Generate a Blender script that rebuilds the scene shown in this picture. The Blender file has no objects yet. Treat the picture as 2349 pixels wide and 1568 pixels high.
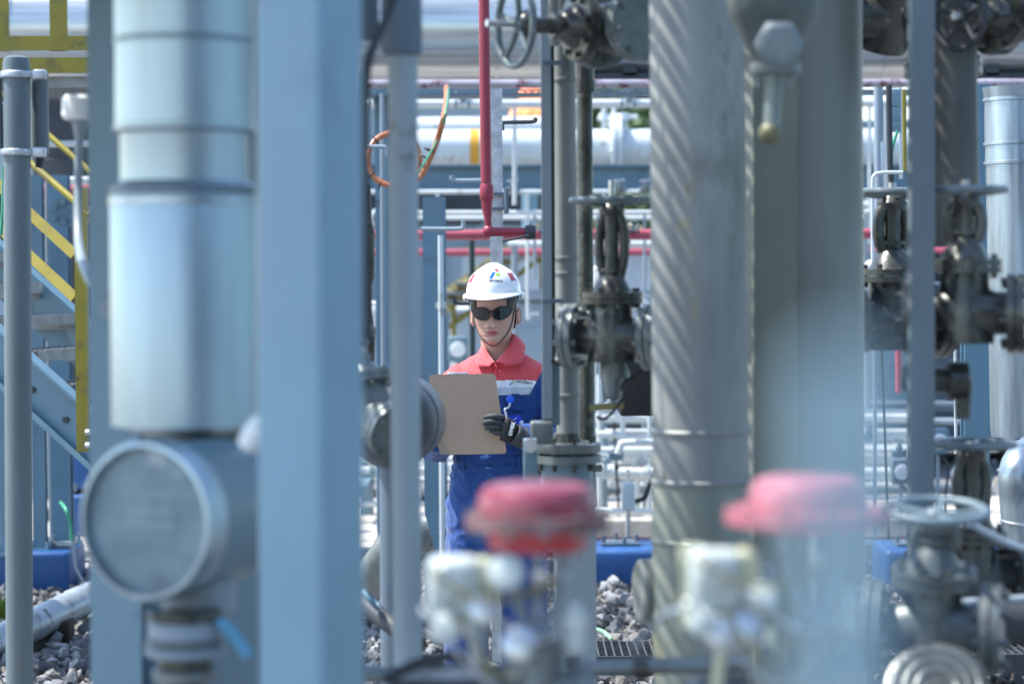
import bpy, bmesh, math, random
import numpy as np
from mathutils import Vector, Matrix, noise

R = math.radians
random.seed(5)
rng = np.random.default_rng(5)
sc = bpy.context.scene
col = sc.collection

# ---------------------------------------------------------------- camera
F = 5544.0                                   # focal length in pixels of a 2348 px wide picture (85 mm)
CP = Vector((0.0, 0.0, 1.7))
RM = Matrix.Rotation(R(90 - 1.9), 3, 'X') @ Matrix.Rotation(R(-0.30), 3, 'Z')
cd = bpy.data.cameras.new('camera')
cd.sensor_width = 36.0
cd.lens = 85.0
cd.clip_start = 0.05
cd.clip_end = 600
cd.dof.use_dof = True
cd.dof.focus_distance = 8.25
cd.dof.aperture_fstop = 2.9
cd.dof.aperture_blades = 0
cam = bpy.data.objects.new('camera', cd)
cam.matrix_world = Matrix.Translation(CP) @ RM.to_4x4()
col.objects.link(cam)
sc.camera = cam

# ---------------------------------------------------------------- daylight
SUN_EL, SUN_AZ = 60.0, 9.0                   # high, from the left, a little behind the worker
sdir = Vector((-math.cos(R(SUN_EL)) * math.cos(R(SUN_AZ)), math.cos(R(SUN_EL)) * math.sin(R(SUN_AZ)), math.sin(R(SUN_EL))))
w = bpy.data.worlds.new("World")
sc.world = w
w.use_nodes = True
nt = w.node_tree
bg = nt.nodes['Background']
sky = nt.nodes.new('ShaderNodeTexSky')
sky.sky_type = 'NISHITA'
sky.sun_disc = False
sky.sun_elevation = R(SUN_EL)
sky.sun_rotation = math.atan2(sdir.x, sdir.y)
sky.air_density = 1.0
sky.dust_density = 0.6
sky.ozone_density = 0.45
nt.links.new(sky.outputs[0], bg.inputs[0])
bg.inputs[1].default_value = 0.15
sl = bpy.data.lights.new('sun', 'SUN')
sl.energy = 3.6
sl.angle = R(0.53)
sl.color = (1.0, 0.965, 0.91)
so = bpy.data.objects.new('sun', sl)
so.rotation_euler = sdir.to_track_quat('Z', 'Y').to_euler()
so.location = (-6, 3, 12)
col.objects.link(so)
sc.view_settings.view_transform = 'Standard'
sc.view_settings.look = 'None'
sc.view_settings.gamma = 1.0
sc.view_settings.exposure = 1.42
sc.view_settings.use_curve_mapping = False
try:
    sc.cycles.use_denoising = True
    sc.cycles.max_bounces = 8
    sc.cycles.sample_clamp_indirect = 6.0
except Exception:
    pass


# ---------------------------------------------------------------- helpers
def P(u, v, Y):
    """the point at distance Y along the view ray through (u, v)"""
    d = RM @ Vector(((u - 1174.0) / F, -(v - 784.0) / F, -1.0))
    return CP + d * (Y / d.y)


def px(n, Y):
    return n * Y / F


def basis(a, up=None):
    z = Vector(a).normalized()
    t = Vector(up) if up else (Vector((0, 0, 1)) if abs(z.z) < 0.9 else Vector((1, 0, 0)))
    x = t.cross(z).normalized()
    y = z.cross(x)
    return x, y, z


class MB:
    def __init__(s):
        s.v, s.f, s.m = [], [], []

    def add(s, vs, fs, mi=0):
        o = len(s.v)
        s.v += [tuple(p) for p in vs]
        s.f += [tuple(i + o for i in f) for f in fs]
        s.m += [mi] * len(fs)
        return s

    def box(s, c, size, rot=None, mi=0):
        hx, hy, hz = size[0] / 2, size[1] / 2, size[2] / 2
        vs = [Vector((a * hx, b * hy, d * hz)) for d in (-1, 1) for b in (-1, 1) for a in (-1, 1)]
        if rot is not None:
            vs = [rot @ p for p in vs]
        c = Vector(c)
        return s.add([p + c for p in vs], [(0, 2, 3, 1), (4, 5, 7, 6), (0, 1, 5, 4), (2, 6, 7, 3), (0, 4, 6, 2), (1, 3, 7, 5)], mi)

    def rbox(s, c, size, rot=None, r=.005, seg=3, mi=0):
        bm = bmesh.new()
        bmesh.ops.create_cube(bm, size=1)
        for p in bm.verts:
            p.co = Vector((p.co.x * size[0], p.co.y * size[1], p.co.z * size[2]))
        bmesh.ops.bevel(bm, geom=list(bm.edges), offset=r, segments=seg, profile=.5, affect='EDGES')
        c = Vector(c)
        bm.verts.index_update()
        vs = [((rot @ p.co) if rot is not None else p.co) + c for p in bm.verts]
        fs = [tuple(p.index for p in f.verts) for f in bm.faces]
        bm.free()
        return s.add(vs, fs, mi)

    def lathe(s, prof, org, axis, n=28, mi=0, up=None, cap=True):
        x, y, z = basis(axis, up)
        org = Vector(org)
        vs, fs = [], []
        for r, h in prof:
            for k in range(n):
                a = 2 * math.pi * k / n
                vs.append(org + x * (r * math.cos(a)) + y * (r * math.sin(a)) + z * h)
        for i in range(len(prof) - 1):
            for k in range(n):
                k2 = (k + 1) % n
                fs.append((i * n + k, i * n + k2, (i + 1) * n + k2, (i + 1) * n + k))
        if cap:
            fs.append(tuple(reversed(range(n))))
            fs.append(tuple(range((len(prof) - 1) * n, len(prof) * n)))
        return s.add(vs, fs, mi)

    def cyl(s, a, b, r0, r1=None, n=20, mi=0):
        a, b = Vector(a), Vector(b)
        return s.lathe([(r0, 0), (r0 if r1 is None else r1, (b - a).length)], a, b - a, n, mi)

    def tube(s, pts, r, n=10, mi=0, cap=True):
        pts = [Vector(p) for p in pts]
        rs = r if isinstance(r, (list, tuple)) else [r] * len(pts)
        vs, fs = [], []
        x = None
        for i, p in enumerate(pts):
            t = (pts[min(i + 1, len(pts) - 1)] - pts[max(i - 1, 0)]).normalized()
            if x is None:
                x, y, _ = basis(t)
            else:
                x = (x - t * x.dot(t)).normalized()
                y = t.cross(x)
            for k in range(n):
                a = 2 * math.pi * k / n
                vs.append(p + x * (rs[i] * math.cos(a)) + y * (rs[i] * math.sin(a)))
        for i in range(len(pts) - 1):
            for k in range(n):
                k2 = (k + 1) % n
                fs.append((i * n + k, i * n + k2, (i + 1) * n + k2, (i + 1) * n + k))
        if cap:
            fs.append(tuple(reversed(range(n))))
            fs.append(tuple(range((len(pts) - 1) * n, len(pts) * n)))
        return s.add(vs, fs, mi)

    def torus(s, c, axis, RR, r, n=40, m=10, mi=0, sq=1.0):
        x, y, z = basis(axis)
        c = Vector(c)
        vs, fs = [], []
        for i in range(n):
            a = 2 * math.pi * i / n
            d = x * math.cos(a) + y * math.sin(a)
            for k in range(m):
                b = 2 * math.pi * k / m
                vs.append(c + d * (RR + r * math.cos(b)) + z * (r * sq * math.sin(b)))
        for i in range(n):
            for k in range(m):
                i2, k2 = (i + 1) % n, (k + 1) % m
                fs.append((i * m + k, i2 * m + k, i2 * m + k2, i * m + k2))
        return s.add(vs, fs, mi)

    def prism(s, poly, org, ax, ay, depth, mi=0):
        ax, ay = Vector(ax).normalized(), Vector(ay).normalized()
        az = ax.cross(ay)
        org = Vector(org)
        n = len(poly)
        a = [org + ax * p[0] + ay * p[1] for p in poly]
        vs = a + [p + az * depth for p in a]
        fs = [tuple(reversed(range(n))), tuple(range(n, 2 * n))]
        fs += [(i, (i + 1) % n, n + (i + 1) % n, n + i) for i in range(n)]
        return s.add(vs, fs, mi)

    def ball(s, c, r, n=16, mi=0):
        r = r if isinstance(r, (list, tuple)) else (r, r, r)
        c = Vector(c)
        vs, fs = [], []
        m = n // 2
        for i in range(m + 1):
            t = math.pi * i / m
            for k in range(n):
                a = 2 * math.pi * k / n
                vs.append(c + Vector((r[0] * math.sin(t) * math.cos(a), r[1] * math.sin(t) * math.sin(a), r[2] * math.cos(t))))
        for i in range(m):
            for k in range(n):
                k2 = (k + 1) % n
                fs.append((i * n + k, (i + 1) * n + k, (i + 1) * n + k2, i * n + k2))
        return s.add(vs, fs, mi)

    def bolts(s, c, axis, RR, n, r, h, mi=0, a0=.2):
        x, y, z = basis(axis)
        c = Vector(c)
        for k in range(n):
            a = a0 + 2 * math.pi * k / n
            p = c + x * (RR * math.cos(a)) + y * (RR * math.sin(a))
            s.lathe([(r, -h), (r, h)], p, z, 6, mi)
        return s

    def build(s, name, mats, parent=None, ang=35, smooth=True):
        me = bpy.data.meshes.new(name)
        me.from_pydata(s.v, [], s.f)
        if not isinstance(mats, (list, tuple)):
            mats = [mats]
        for m in mats:
            me.materials.append(m)
        if len(mats) > 1:
            me.polygons.foreach_set('material_index', s.m)
        if smooth:
            me.polygons.foreach_set('use_smooth', [True] * len(me.polygons))
            me.update()
            me.set_sharp_from_angle(angle=R(ang))
        me.update()
        o = bpy.data.objects.new(name, me)
        col.objects.link(o)
        if parent is not None:
            o.parent = parent
            top = parent
            M = Matrix.Identity(4)
            while top is not None:               # parents are plain translations
                M = Matrix.Translation(top.location) @ M
                top = top.parent if top.parent is not None and top.type == 'EMPTY' else None
            o.matrix_parent_inverse = M.inverted() if parent.type == 'EMPTY' else Matrix.Identity(4)
        return o


def tag(o, label=None, cat=None, group=None, kind=None):
    if label: o['label'] = label
    if cat: o['category'] = cat
    if group: o['group'] = group
    if kind: o['kind'] = kind
    return o


def thing(name, label, cat, loc=(0, 0, 0), group=None):
    o = bpy.data.objects.new(name, None)
    o.empty_display_size = .1
    o.location = loc
    col.objects.link(o)
    return tag(o, label, cat, group)


def smooth_path(pts, n=8):
    """Catmull-Rom through the points"""
    pts = [Vector(p) for p in pts]
    q = [pts[0] * 2 - pts[1]] + pts + [pts[-1] * 2 - pts[-2]]
    out = []
    for i in range(1, len(q) - 2):
        a, b, c, d = q[i - 1], q[i], q[i + 1], q[i + 2]
        for k in range(n):
            t = k / n
            out.append(.5 * ((2 * b) + (c - a) * t + (2 * a - 5 * b + 4 * c - d) * t * t + (3 * b - a - 3 * c + d) * t ** 3))
    out.append(pts[-1])
    return out


# ---------------------------------------------------------------- materials
def mat(name, c, rough=.5, metal=0.0, var=.12, scale=5.0, stretch=(1, 1, 1), bump=0.0, bscale=60.0,
        dirt=None, spec=.5, coat=0.0, rvar=.1):
    m = bpy.data.materials.new(name)
    m.use_nodes = True
    n, l = m.node_tree.nodes, m.node_tree.links
    b = n['Principled BSDF']
    tc = n.new('ShaderNodeTexCoord')
    mp = n.new('ShaderNodeMapping')
    mp.inputs['Scale'].default_value = stretch
    l.new(tc.outputs['Object'], mp.inputs[0])
    nz = n.new('ShaderNodeTexNoise')
    nz.inputs['Scale'].default_value = scale
    nz.inputs['Detail'].default_value = 5
    nz.inputs['Roughness'].default_value = .6
    l.new(mp.outputs[0], nz.inputs['Vector'])
    mx = n.new('ShaderNodeMix')
    mx.data_type = 'RGBA'
    cl = lambda t: min(max(t, 0), 1)
    mx.inputs[6].default_value = (*[cl(k * (1 - var)) for k in c], 1)
    mx.inputs[7].default_value = (*[cl(k * (1 + var)) for k in c], 1)
    rp = n.new('ShaderNodeMapRange')
    rp.inputs[1].default_value = .3
    rp.inputs[2].default_value = .7
    l.new(nz.outputs[0], rp.inputs[0])
    l.new(rp.outputs[0], mx.inputs[0])
    out = mx.outputs[2]
    if dirt:                                     # (colour, scale, threshold, softness)
        for dc, ds, th, soft in ([dirt] if not isinstance(dirt, list) else dirt):
            n2 = n.new('ShaderNodeTexNoise')
            n2.inputs['Scale'].default_value = ds
            n2.inputs['Detail'].default_value = 7
            n2.inputs['Roughness'].default_value = .65
            l.new(mp.outputs[0], n2.inputs['Vector'])
            r2 = n.new('ShaderNodeMapRange')
            r2.inputs[1].default_value = th
            r2.inputs[2].default_value = th + soft
            l.new(n2.outputs[0], r2.inputs[0])
            m2 = n.new('ShaderNodeMix')
            m2.data_type = 'RGBA'
            l.new(r2.outputs[0], m2.inputs[0])
            l.new(out, m2.inputs[6])
            m2.inputs[7].default_value = (*dc, 1)
            out = m2.outputs[2]
    l.new(out, b.inputs['Base Color'])
    rr = n.new('ShaderNodeMapRange')
    rr.inputs[3].default_value = max(rough - rvar, .03)
    rr.inputs[4].default_value = min(rough + rvar, 1)
    l.new(nz.outputs[0], rr.inputs[0])
    l.new(rr.outputs[0], b.inputs['Roughness'])
    b.inputs['Metallic'].default_value = metal
    b.inputs['Specular IOR Level'].default_value = spec
    if coat:
        b.inputs['Coat Weight'].default_value = coat
        b.inputs['Coat Roughness'].default_value = .1
    if bump:
        n3 = n.new('ShaderNodeTexNoise')
        n3.inputs['Scale'].default_value = bscale
        n3.inputs['Detail'].default_value = 4
        l.new(mp.outputs[0], n3.inputs['Vector'])
        bp = n.new('ShaderNodeBump')
        bp.inputs['Strength'].default_value = bump
        bp.inputs['Distance'].default_value = .01
        l.new(n3.outputs[0], bp.inputs['Height'])
        l.new(bp.outputs[0], b.inputs['Normal'])
    return m


M = {}
M['paint'] = mat('grey_paint', (.15, .24, .29), .42, 0, .14, 3, bump=.05, bscale=30, dirt=[((.10, .155, .18), 3, .55, .12), ((.16, .13, .10), 14, .67, .03)])
M['valve_mid'] = mat('weathered_valve_steel', (.095, .115, .115), .38, .35, .3, 14, bump=.2, bscale=60, dirt=[((.20, .22, .2), 18, .62, .08), ((.09, .05, .03), 14, .64, .05)])
M['paint_mid'] = mat('mid_grey_paint', (.17, .275, .335), .42, 0, .12, 3, bump=.05, bscale=20, dirt=((.07, .10, .12), 5, .6, .12))  # mid blue-grey paint with darker blotches at random
M['paint_dark'] = mat('dark_grey_paint', (.10, .14, .18), .45, 0, .12, 3, dirt=((.10, .08, .06), 10, .68, .05))
M['paint_blue'] = mat('blue_grey_paint', (.115, .215, .285), .40, 0, .12, 3, dirt=[((.075, .14, .19), 4, .58, .12), ((.14, .11, .09), 16, .68, .03)])
M['post'] = mat('weathered_grey_post', (.115, .15, .165), .5, 0, .2, 6, (1, 1, .25), bump=.08, bscale=25, dirt=((.15, .14, .12), 8, .62, .08))
M['lilac'] = mat('pale_grey_coating', (.24, .295, .34), .42, 0, .06, 4, dirt=((.2, .19, .18), 6, .68, .06))
M['galv'] = mat('galvanised_steel', (.46, .50, .53), .42, .55, .25, 26, bump=.06, bscale=40, dirt=((.72, .76, .8), 60, .6, .05))
M['alu2'] = mat('reflection_streaked_aluminium', (.36, .43, .48), .33, .8, .38, 16, (1, 1, .08), bump=.25, bscale=14, dirt=((.2, .22, .26), 14, .6, .1))  # vertical streaks put reflections of the surroundings into the colour
M['alu'] = mat('aluminium_jacket', (.38, .47, .515), .36, .75, .25, 7, (1, 1, .12), bump=.10, bscale=9, dirt=((.36, .37, .36), 4, .64, .1))
M['alu_old'] = mat('weathered_aluminium_jacket', (.26, .275, .265), .52, .18, .22, 6, (1, 1, .35), bump=.14, bscale=12, dirt=[((.14, .155, .12), 5, .50, .14), ((.33, .28, .15), 7, .60, .08), ((.10, .10, .09), 14, .64, .06)])
M['alu_h'] = mat('bright_aluminium_jacket', (.50, .53, .53), .30, .8, .35, 26, (.03, 1, 1), bump=.12, bscale=22)
M['white'] = mat('white_pipe_paint', (.56, .61, .62), .35, 0, .10, 4, dirt=((.33, .31, .27), 7, .60, .08))
M['white_box'] = mat('white_enamel', (.78, .80, .79), .35, 0, .04, 6)
M['pos'] = mat('dusty_pale_enamel', (.46, .52, .50), .4, 0, .15, 14, dirt=[((.26, .29, .27), 16, .58, .08), ((.62, .64, .5), 9, .62, .06)])
M['slim'] = mat('pale_lilac_coating', (.30, .365, .395), .42, 0, .12, 4, dirt=((.2, .2, .2), 7, .62, .06))
M['cream'] = mat('cream_enamel', (.45, .47, .33), .4, 0, .08, 8)
M['valve'] = mat('dark_valve_iron', (.075, .080, .072), .30, .5, .4, 14, bump=.2, bscale=70, dirt=[((.16, .16, .13), 22, .60, .08), ((.10, .05, .03), 12, .66, .05)])
M['valve_lt'] = mat('grey_valve_steel', (.17, .20, .20), .38, .35, .25, 16, bump=.15, bscale=60, dirt=[((.10, .08, .06), 16, .62, .06)])
M['wheel'] = mat('handwheel_iron', (.15, .19, .20), .35, .3, .3, 20, bump=.1, bscale=80, dirt=((.4, .44, .45), 30, .62, .05))
M['steel'] = mat('machined_steel', (.50, .53, .55), .3, .85, .15, 20)
M['red'] = mat('red_paint', (.40, .035, .05), .38, 0, .14, 7, dirt=((.20, .03, .03), 18, .66, .05), coat=.2)
M['red_pipe'] = mat('dark_red_pipe_paint', (.25, .022, .045), .4, 0, .12, 7, dirt=((.12, .02, .02), 14, .66, .05))
M['pink_red'] = mat('faded_red_paint', (.40, .075, .11), .40, 0, .15, 8, coat=.2)
M['dome1'] = mat('chalky_red_paint', (.235, .038, .062), .34, 0, .2, 14, coat=.3, dirt=((.36, .14, .17), 18, .62, .12))
M['flange_dull'] = mat('dull_red_brown_flange', (.15, .075, .08), .5, 0, .25, 20, dirt=((.3, .22, .22), 20, .58, .1))
M['lacquer'] = mat('yellowed_jacket', (.235, .262, .222), .46, .15, .22, 6, (1, 1, .4), bump=.14, bscale=12, dirt=[((.29, .285, .15), 5, .56, .1), ((.15, .17, .14), 6, .6, .12)])
M['dome2'] = mat('bleached_red_paint', (.38, .115, .15), .4, 0, .15, 12, coat=.2, dirt=((.62, .4, .42), 16, .6, .12))
M['box'] = mat('light_blue_column_paint', (.185, .315, .395), .36, 0, .10, 2.2, bump=.04, bscale=14, dirt=((.15, .25, .31), 3.5, .58, .12))
M['yellow'] = mat('yellow_paint', (.24, .195, .010), .45, 0, .12, 8, bump=.05, dirt=[((.07, .06, .025), 26, .61, .04), ((.17, .135, .02), 6, .52, .1)])
M['orange'] = mat('orange_band', (.72, .36, .03), .4, 0, .06, 5)
M['blue'] = mat('blue_foundation_paint', (.010, .070, .225), .45, 0, .15, 6, bump=.12, bscale=30, dirt=[((.30, .38, .46), 12, .70, .04), ((.02, .05, .12), 7, .64, .06)])
M['black'] = mat('black_rubber', (.018, .018, .02), .5, 0, .2, 12)
M['copper'] = mat('orange_brown_cable', (.42, .15, .065), .42, 0, .15, 20)
M['green'] = mat('green_wire', (.03, .28, .16), .45, 0, .1, 20)
M['concrete'] = mat('concrete', (.40, .38, .34), .9, 0, .2, 3, bump=.3, bscale=30, dirt=((.22, .2, .18), 4, .58, .15))
M['wood'] = mat('old_timber', (.045, .032, .024), .85, 0, .35, 8, (1, 6, 6), bump=.5, bscale=20)
M['glass_tube'] = mat('sight_glass', (.17, .21, .20), .22, .2, .15, 8)
M['brass'] = mat('dirty_brass', (.30, .27, .12), .38, .6, .2, 14)
M['dark'] = mat('dark_steelwork', (.030, .036, .042), .6, 0, .3, 5)
M['grating'] = mat('galvanised_grating', (.24, .26, .27), .5, .5, .3, 12)
M['walk'] = mat('dull_walkway_steel', (.075, .08, .085), .6, .3, .3, 14)
M['building'] = mat('pale_cladding', (.31, .38, .42), .5, 0, .08, 1.5)
M['building_lt'] = mat('white_cladding', (.48, .53, .56), .5, 0, .05, 1.2)
M['leaf'] = mat('foliage', (.055, .105, .028), .55, 0, .45, 1.3)
M['bark'] = mat('bark', (.09, .065, .045), .9, 0, .3, 6, bump=.6)
# ---------------------------------------------------------------- the setting
def ground_mat():
    m = bpy.data.materials.new('crushed_rock')
    m.use_nodes = True
    n, l = m.node_tree.nodes, m.node_tree.links
    b = n['Principled BSDF']
    tc = n.new('ShaderNodeTexCoord')
    vo = n.new('ShaderNodeTexVoronoi')
    vo.inputs['Scale'].default_value = 22
    l.new(tc.outputs['Object'], vo.inputs['Vector'])
    mx = n.new('ShaderNodeMix'); mx.data_type = 'RGBA'
    mx.inputs[6].default_value = (.07, .07, .075, 1)
    mx.inputs[7].default_value = (.26, .26, .27, 1)
    l.new(vo.outputs['Color'], mx.inputs[0])
    l.new(mx.outputs[2], b.inputs['Base Color'])
    b.inputs['Roughness'].default_value = .9
    bp = n.new('ShaderNodeBump'); bp.inputs['Distance'].default_value = .03
    l.new(vo.outputs['Distance'], bp.inputs['Height'])
    bp.invert = True
    l.new(bp.outputs[0], b.inputs['Normal'])
    return m


M['ground'] = ground_mat()
m_ = MB()
m_.add([(-150, -30, 0), (150, -30, 0), (150, 260, 0), (-150, 260, 0)], [(0, 1, 2, 3)])
tag(m_.build('ground', M['ground'], smooth=False), kind='structure')

m_ = MB()
m_.box((-1, 15.4, .02), (14, 3.0, .06))
tag(m_.build('concrete_path', M['concrete'], smooth=False), kind='structure')


# loose stones of the crushed-rock bed
def rock_bed():
    bases = []
    for k in range(14):
        bm = bmesh.new()
        for _ in range(13):                                       # broken stone: hull of a few random corners
            d = Vector((random.gauss(0, 1), random.gauss(0, 1), random.gauss(0, 1))).normalized()
            bm.verts.new(d * random.uniform(.75, 1.1))
        h = bmesh.ops.convex_hull(bm, input=list(bm.verts))
        bmesh.ops.delete(bm, geom=[e for e in h['geom_interior'] if isinstance(e, bmesh.types.BMVert)], context='VERTS')
        bmesh.ops.triangulate(bm, faces=list(bm.faces))
        bmesh.ops.recalc_face_normals(bm, faces=list(bm.faces))
        bm.verts.index_update()
        V = np.array([p.co[:] for p in bm.verts]); Fc = np.array([[p.index for p in f.verts] for f in bm.faces])
        bm.free()
        bases.append((V, Fc))
    vs, fs, mi, o = [], [], [], 0
    pts = []
    for _ in range(15000):
        Y = 9.0 + 5.4 * rng.random() ** 1.2
        X = (rng.random() * 2 - 1) * Y * .235
        pts.append((X, Y, 1.0))
    for _ in range(900):
        pts.append(((rng.random() * 2 - 1) * 3.2, 5.5 + 3.6 * rng.random(), 1.0))
    for _ in range(800):
        Y = 17 + 4 * rng.random()
        pts.append(((rng.random() * 2 - 1) * 5, Y, 1.3))
    for X, Y, s in pts:
        if abs(Y - 15.4) < 1.55: continue
        V, Fc = bases[rng.integers(14)]
        sz = s * (.012 + .030 * rng.random() ** 2.0)
        S = sz * np.array([1 + .6 * rng.random(), 1 + .2 * rng.random(), .5 + .35 * rng.random()])
        q, _ = np.linalg.qr(rng.normal(size=(3, 3)))
        W = (V * S) @ q.T + np.array([X, Y, sz * (.2 + .9 * rng.random())])
        vs.append(W); fs.append(Fc + o); o += len(V)
        mi += [int(rng.integers(4))] * len(Fc)
    vs = np.concatenate(vs); fs = np.concatenate(fs)
    me = bpy.data.meshes.new('loose_rocks')
    me.vertices.add(len(vs)); me.vertices.foreach_set('co', vs.astype(np.float32).ravel())
    me.loops.add(fs.size); me.loops.foreach_set('vertex_index', fs.astype(np.int32).ravel())
    me.polygons.add(len(fs)); me.polygons.foreach_set('loop_start', np.arange(0, fs.size, 3, dtype=np.int32))
    for c in ((.27, .275, .28), (.15, .155, .165), (.07, .075, .082), (.19, .18, .165)):
        me.materials.append(mat('rock', c, .85, 0, .25, 30, bump=.35, bscale=90))
    me.polygons.foreach_set('material_index', mi)
    me.polygons.foreach_set('use_smooth', np.zeros(len(fs), dtype=bool))
    me.update(); me.validate()
    ob = bpy.data.objects.new('crushed_rock_bed', me)
    col.objects.link(ob)
    tag(ob, 'loose grey crushed rock covering the ground between the footings', 'gravel', kind='stuff')


rock_bed()


# ---------------------------------------------------------------- generic parts
def beam_h(mb, a, b, width, depth, t, face, mi=0):
    """H section from a to b; flange faces point along 'face'"""
    a, b = Vector(a), Vector(b)
    z = (b - a).normalized()
    f = Vector(face); f = (f - z * f.dot(z)).normalized()
    x = z.cross(f)
    hw, hd = width / 2, depth / 2
    poly = [(-hw, -hd), (hw, -hd), (hw, -hd + t), (t / 2, -hd + t), (t / 2, hd - t), (hw, hd - t), (hw, hd), (-hw, hd), (-hw, hd - t), (-t / 2, hd - t), (-t / 2, -hd + t), (-hw, -hd + t)]
    mb.prism(poly, a, x, x.cross(z) * -1 if False else z.cross(x), (b - a).length, mi)


def column(name, label, cat, u, v0, v1, Y, wpx, dpx, m, face=(0, -1, 0), z0=None, group=None, base=True, t=.2):
    """an upright steel H column whose middle passes through (u, mid v)"""
    zt = P(u, v0, Y).z
    zb = P(u, v1, Y).z if z0 is None else z0
    x = P(u, min(max((v0 + v1) / 2, 300), 1100), Y).x
    o = thing(name, label, cat, (x, Y, zb), group)
    mb = MB()
    W, D = px(wpx, Y), px(dpx, Y)
    beam_h(mb, (x, Y, zb), (x, Y, zt), W, D, W * t * .5, face)
    mb.build('shaft', m, o)
    if base:
        b = MB()
        b.box((x, Y, zb + .008), (W * 1.8, D * 1.8, .016))
        for sx in (-1, 1):
            for sy in (-1, 1):
                b.lathe([(.012, .016), (.012, .05)], (x + sx * W * .7, Y + sy * D * .7, zb), (0, 0, 1), 6)
        b.build('base_plate', m, o)
    return o


def hpipe(name, label, u0, v0, u1, v1, Y0, Y1, rpx, m, cat='pipe', seams=0, flanges=(), group=None, band=None):
    a, b = P(u0, v0, Y0), P(u1, v1, Y1)
    r = px(rpx, (Y0 + Y1) / 2)
    d = (b - a); L = d.length
    prof = [(r, 0)]
    for k in range(1, seams + 1):
        h = L * k / (seams + 1)
        prof += [(r, h - .012), (r * 1.025, h - .011), (r * 1.025, h + .011), (r, h + .012)]
    prof.append((r, L))
    o = thing(name, label, cat, a, group)
    MB().lathe(prof, a, d, 32).build('pipe_run', m, o)
    for fr in flanges:
        c = a + d * fr
        fm = MB()
        z = d.normalized()
        for s in (-1, 1):
            fm.lathe([(r * 1.0, -.03), (r * 1.25, -.02), (r * 1.9, -.018), (r * 1.9, .018), (r * 1.25, .02), (r, .03)], c + z * (s * .022), z, 28)
        fm.bolts(c, z, r * 1.6, 8, r * .13, .07)
        fm.build('flange', m, o)
    if band:
        bb = MB()
        c0, c1, bm_ = band
        bb.lathe([(r * 1.012, L * c0), (r * 1.012, L * c1)], a, d, 32, cap=False)
        bb.build('marker_band', bm_, o)
    return o


def handwheel(mb, c, axis, RR, r, spokes=5, dish=.25, hub=.22, mi=0, n=44):
    x, y, z = basis(axis)
    c = Vector(c)
    mb.torus(c, z, RR, r, n, 10, mi)
    hc = c - z * (RR * dish)
    mb.lathe([(RR * hub * .7, -RR * .12), (RR * hub, -RR * .08), (RR * hub, RR * .08), (RR * hub * .7, RR * .14)], hc, z, 14, mi)
    for k in range(spokes):
        a = 2 * math.pi * k / spokes + .3
        d = x * math.cos(a) + y * math.sin(a)
        mb.tube(smooth_path([hc + d * RR * hub * .7, hc + d * RR * .6 + z * RR * dish * .35, c + d * RR], 4), [r * .85] * 9, 8, mi)


def gate_valve(name, label, c, stem, flow, s, m, mw, wheel_r=None, stem_len=1.0, cat='valve', group=None, flanges=(1, 1), rise=.35, mf=None, wheel_spokes=5):
    """flanged gate valve: body at c, flow axis and stem axis, s = bore radius"""
    c = Vector(c); st = Vector(stem).normalized(); fl = Vector(flow).normalized()
    mf = mf or m
    o = thing(name, label, cat, c, group)
    b = MB()
    prof = [(s * 1.05, -s * 2.2), (s * 1.1, -s * 1.5), (s * 1.35, -s * .9), (s * 1.45, 0), (s * 1.35, s * .9), (s * 1.1, s * 1.5), (s * 1.05, s * 2.2)]
    b.lathe(prof, c, fl, 28)
    b.lathe([(s * 1.45, -s * 1.5), (s * 1.5, 0), (s * 1.25, s * 1.2), (s * 1.2, s * 2.0)], c, st, 28)
    b.build('body', m, o)
    for sg, on in zip((-1, 1), flanges):
        if on:
            f = MB()
            f.lathe([(s * 2.0, -s * .2), (s * 2.0, s * .2)], c + fl * (sg * s * 2.3), fl, 32)
            f.lathe([(s * 2.0, -s * .2), (s * 2.0, s * .2)], c + fl * (sg * s * 2.78), fl, 32)
            f.bolts(c + fl * (sg * s * 2.54), fl, s * 1.65, 8, s * .18, s * .75)
            f.build('flange', mf, o)
    bn = MB()
    k = c + st * (s * 2.0)
    bn.lathe([(s * 1.85, 0), (s * 1.85, s * .3)], k, st, 28)
    bn.lathe([(s * 1.85, s * .34), (s * 1.85, s * .68), (s * 1.2, s * .75), (s * .8, s * 1.5), (s * .55, s * 1.8)], k, st, 28)
    bn.bolts(k + st * (s * .34), st, s * 1.55, 8, s * .17, s * .6)
    bn.build('bonnet', m, o)
    yk = MB()
    x, y, z = basis(st)
    ax = fl
    k2 = k + st * (s * 1.4)
    H = s * 3.2 * stem_len
    for sg in (-1, 1):
        yk.tube(smooth_path([k2 + ax * (sg * s * .45), k2 + ax * (sg * s * .78) + st * H * .35, k2 + ax * (sg * s * .72) + st * H * .75, k2 + ax * (sg * s * .3) + st * H], 5), s * .3, 10)
    yk.lathe([(s * .5, 0), (s * .42, H * .5), (s * .5, H)], k2, st, 18)
    yk.lathe([(s * .75, -s * .35), (s * .8, 0), (s * .55, s * .35)], k2 + st * H, st, 18)
    yk.lathe([(s * .7, 0), (s * .7, s * .18)], k2 + st * (s * .55), st, 18)
    yk.build('yoke', m, o)
    sm = MB()
    wz = k2 + st * (H + s * .45)
    sm.cyl(k2, wz + st * (s * rise * 6), s * .2, n=12)
    sm.build('stem', M['steel'], o)
    wm = MB()
    wr = wheel_r or s * 2.6
    handwheel(wm, wz + st * (wr * .05), st, wr, s * .2, wheel_spokes, .1)
    wm.build('handwheel', mw, o)
    return o


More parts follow.
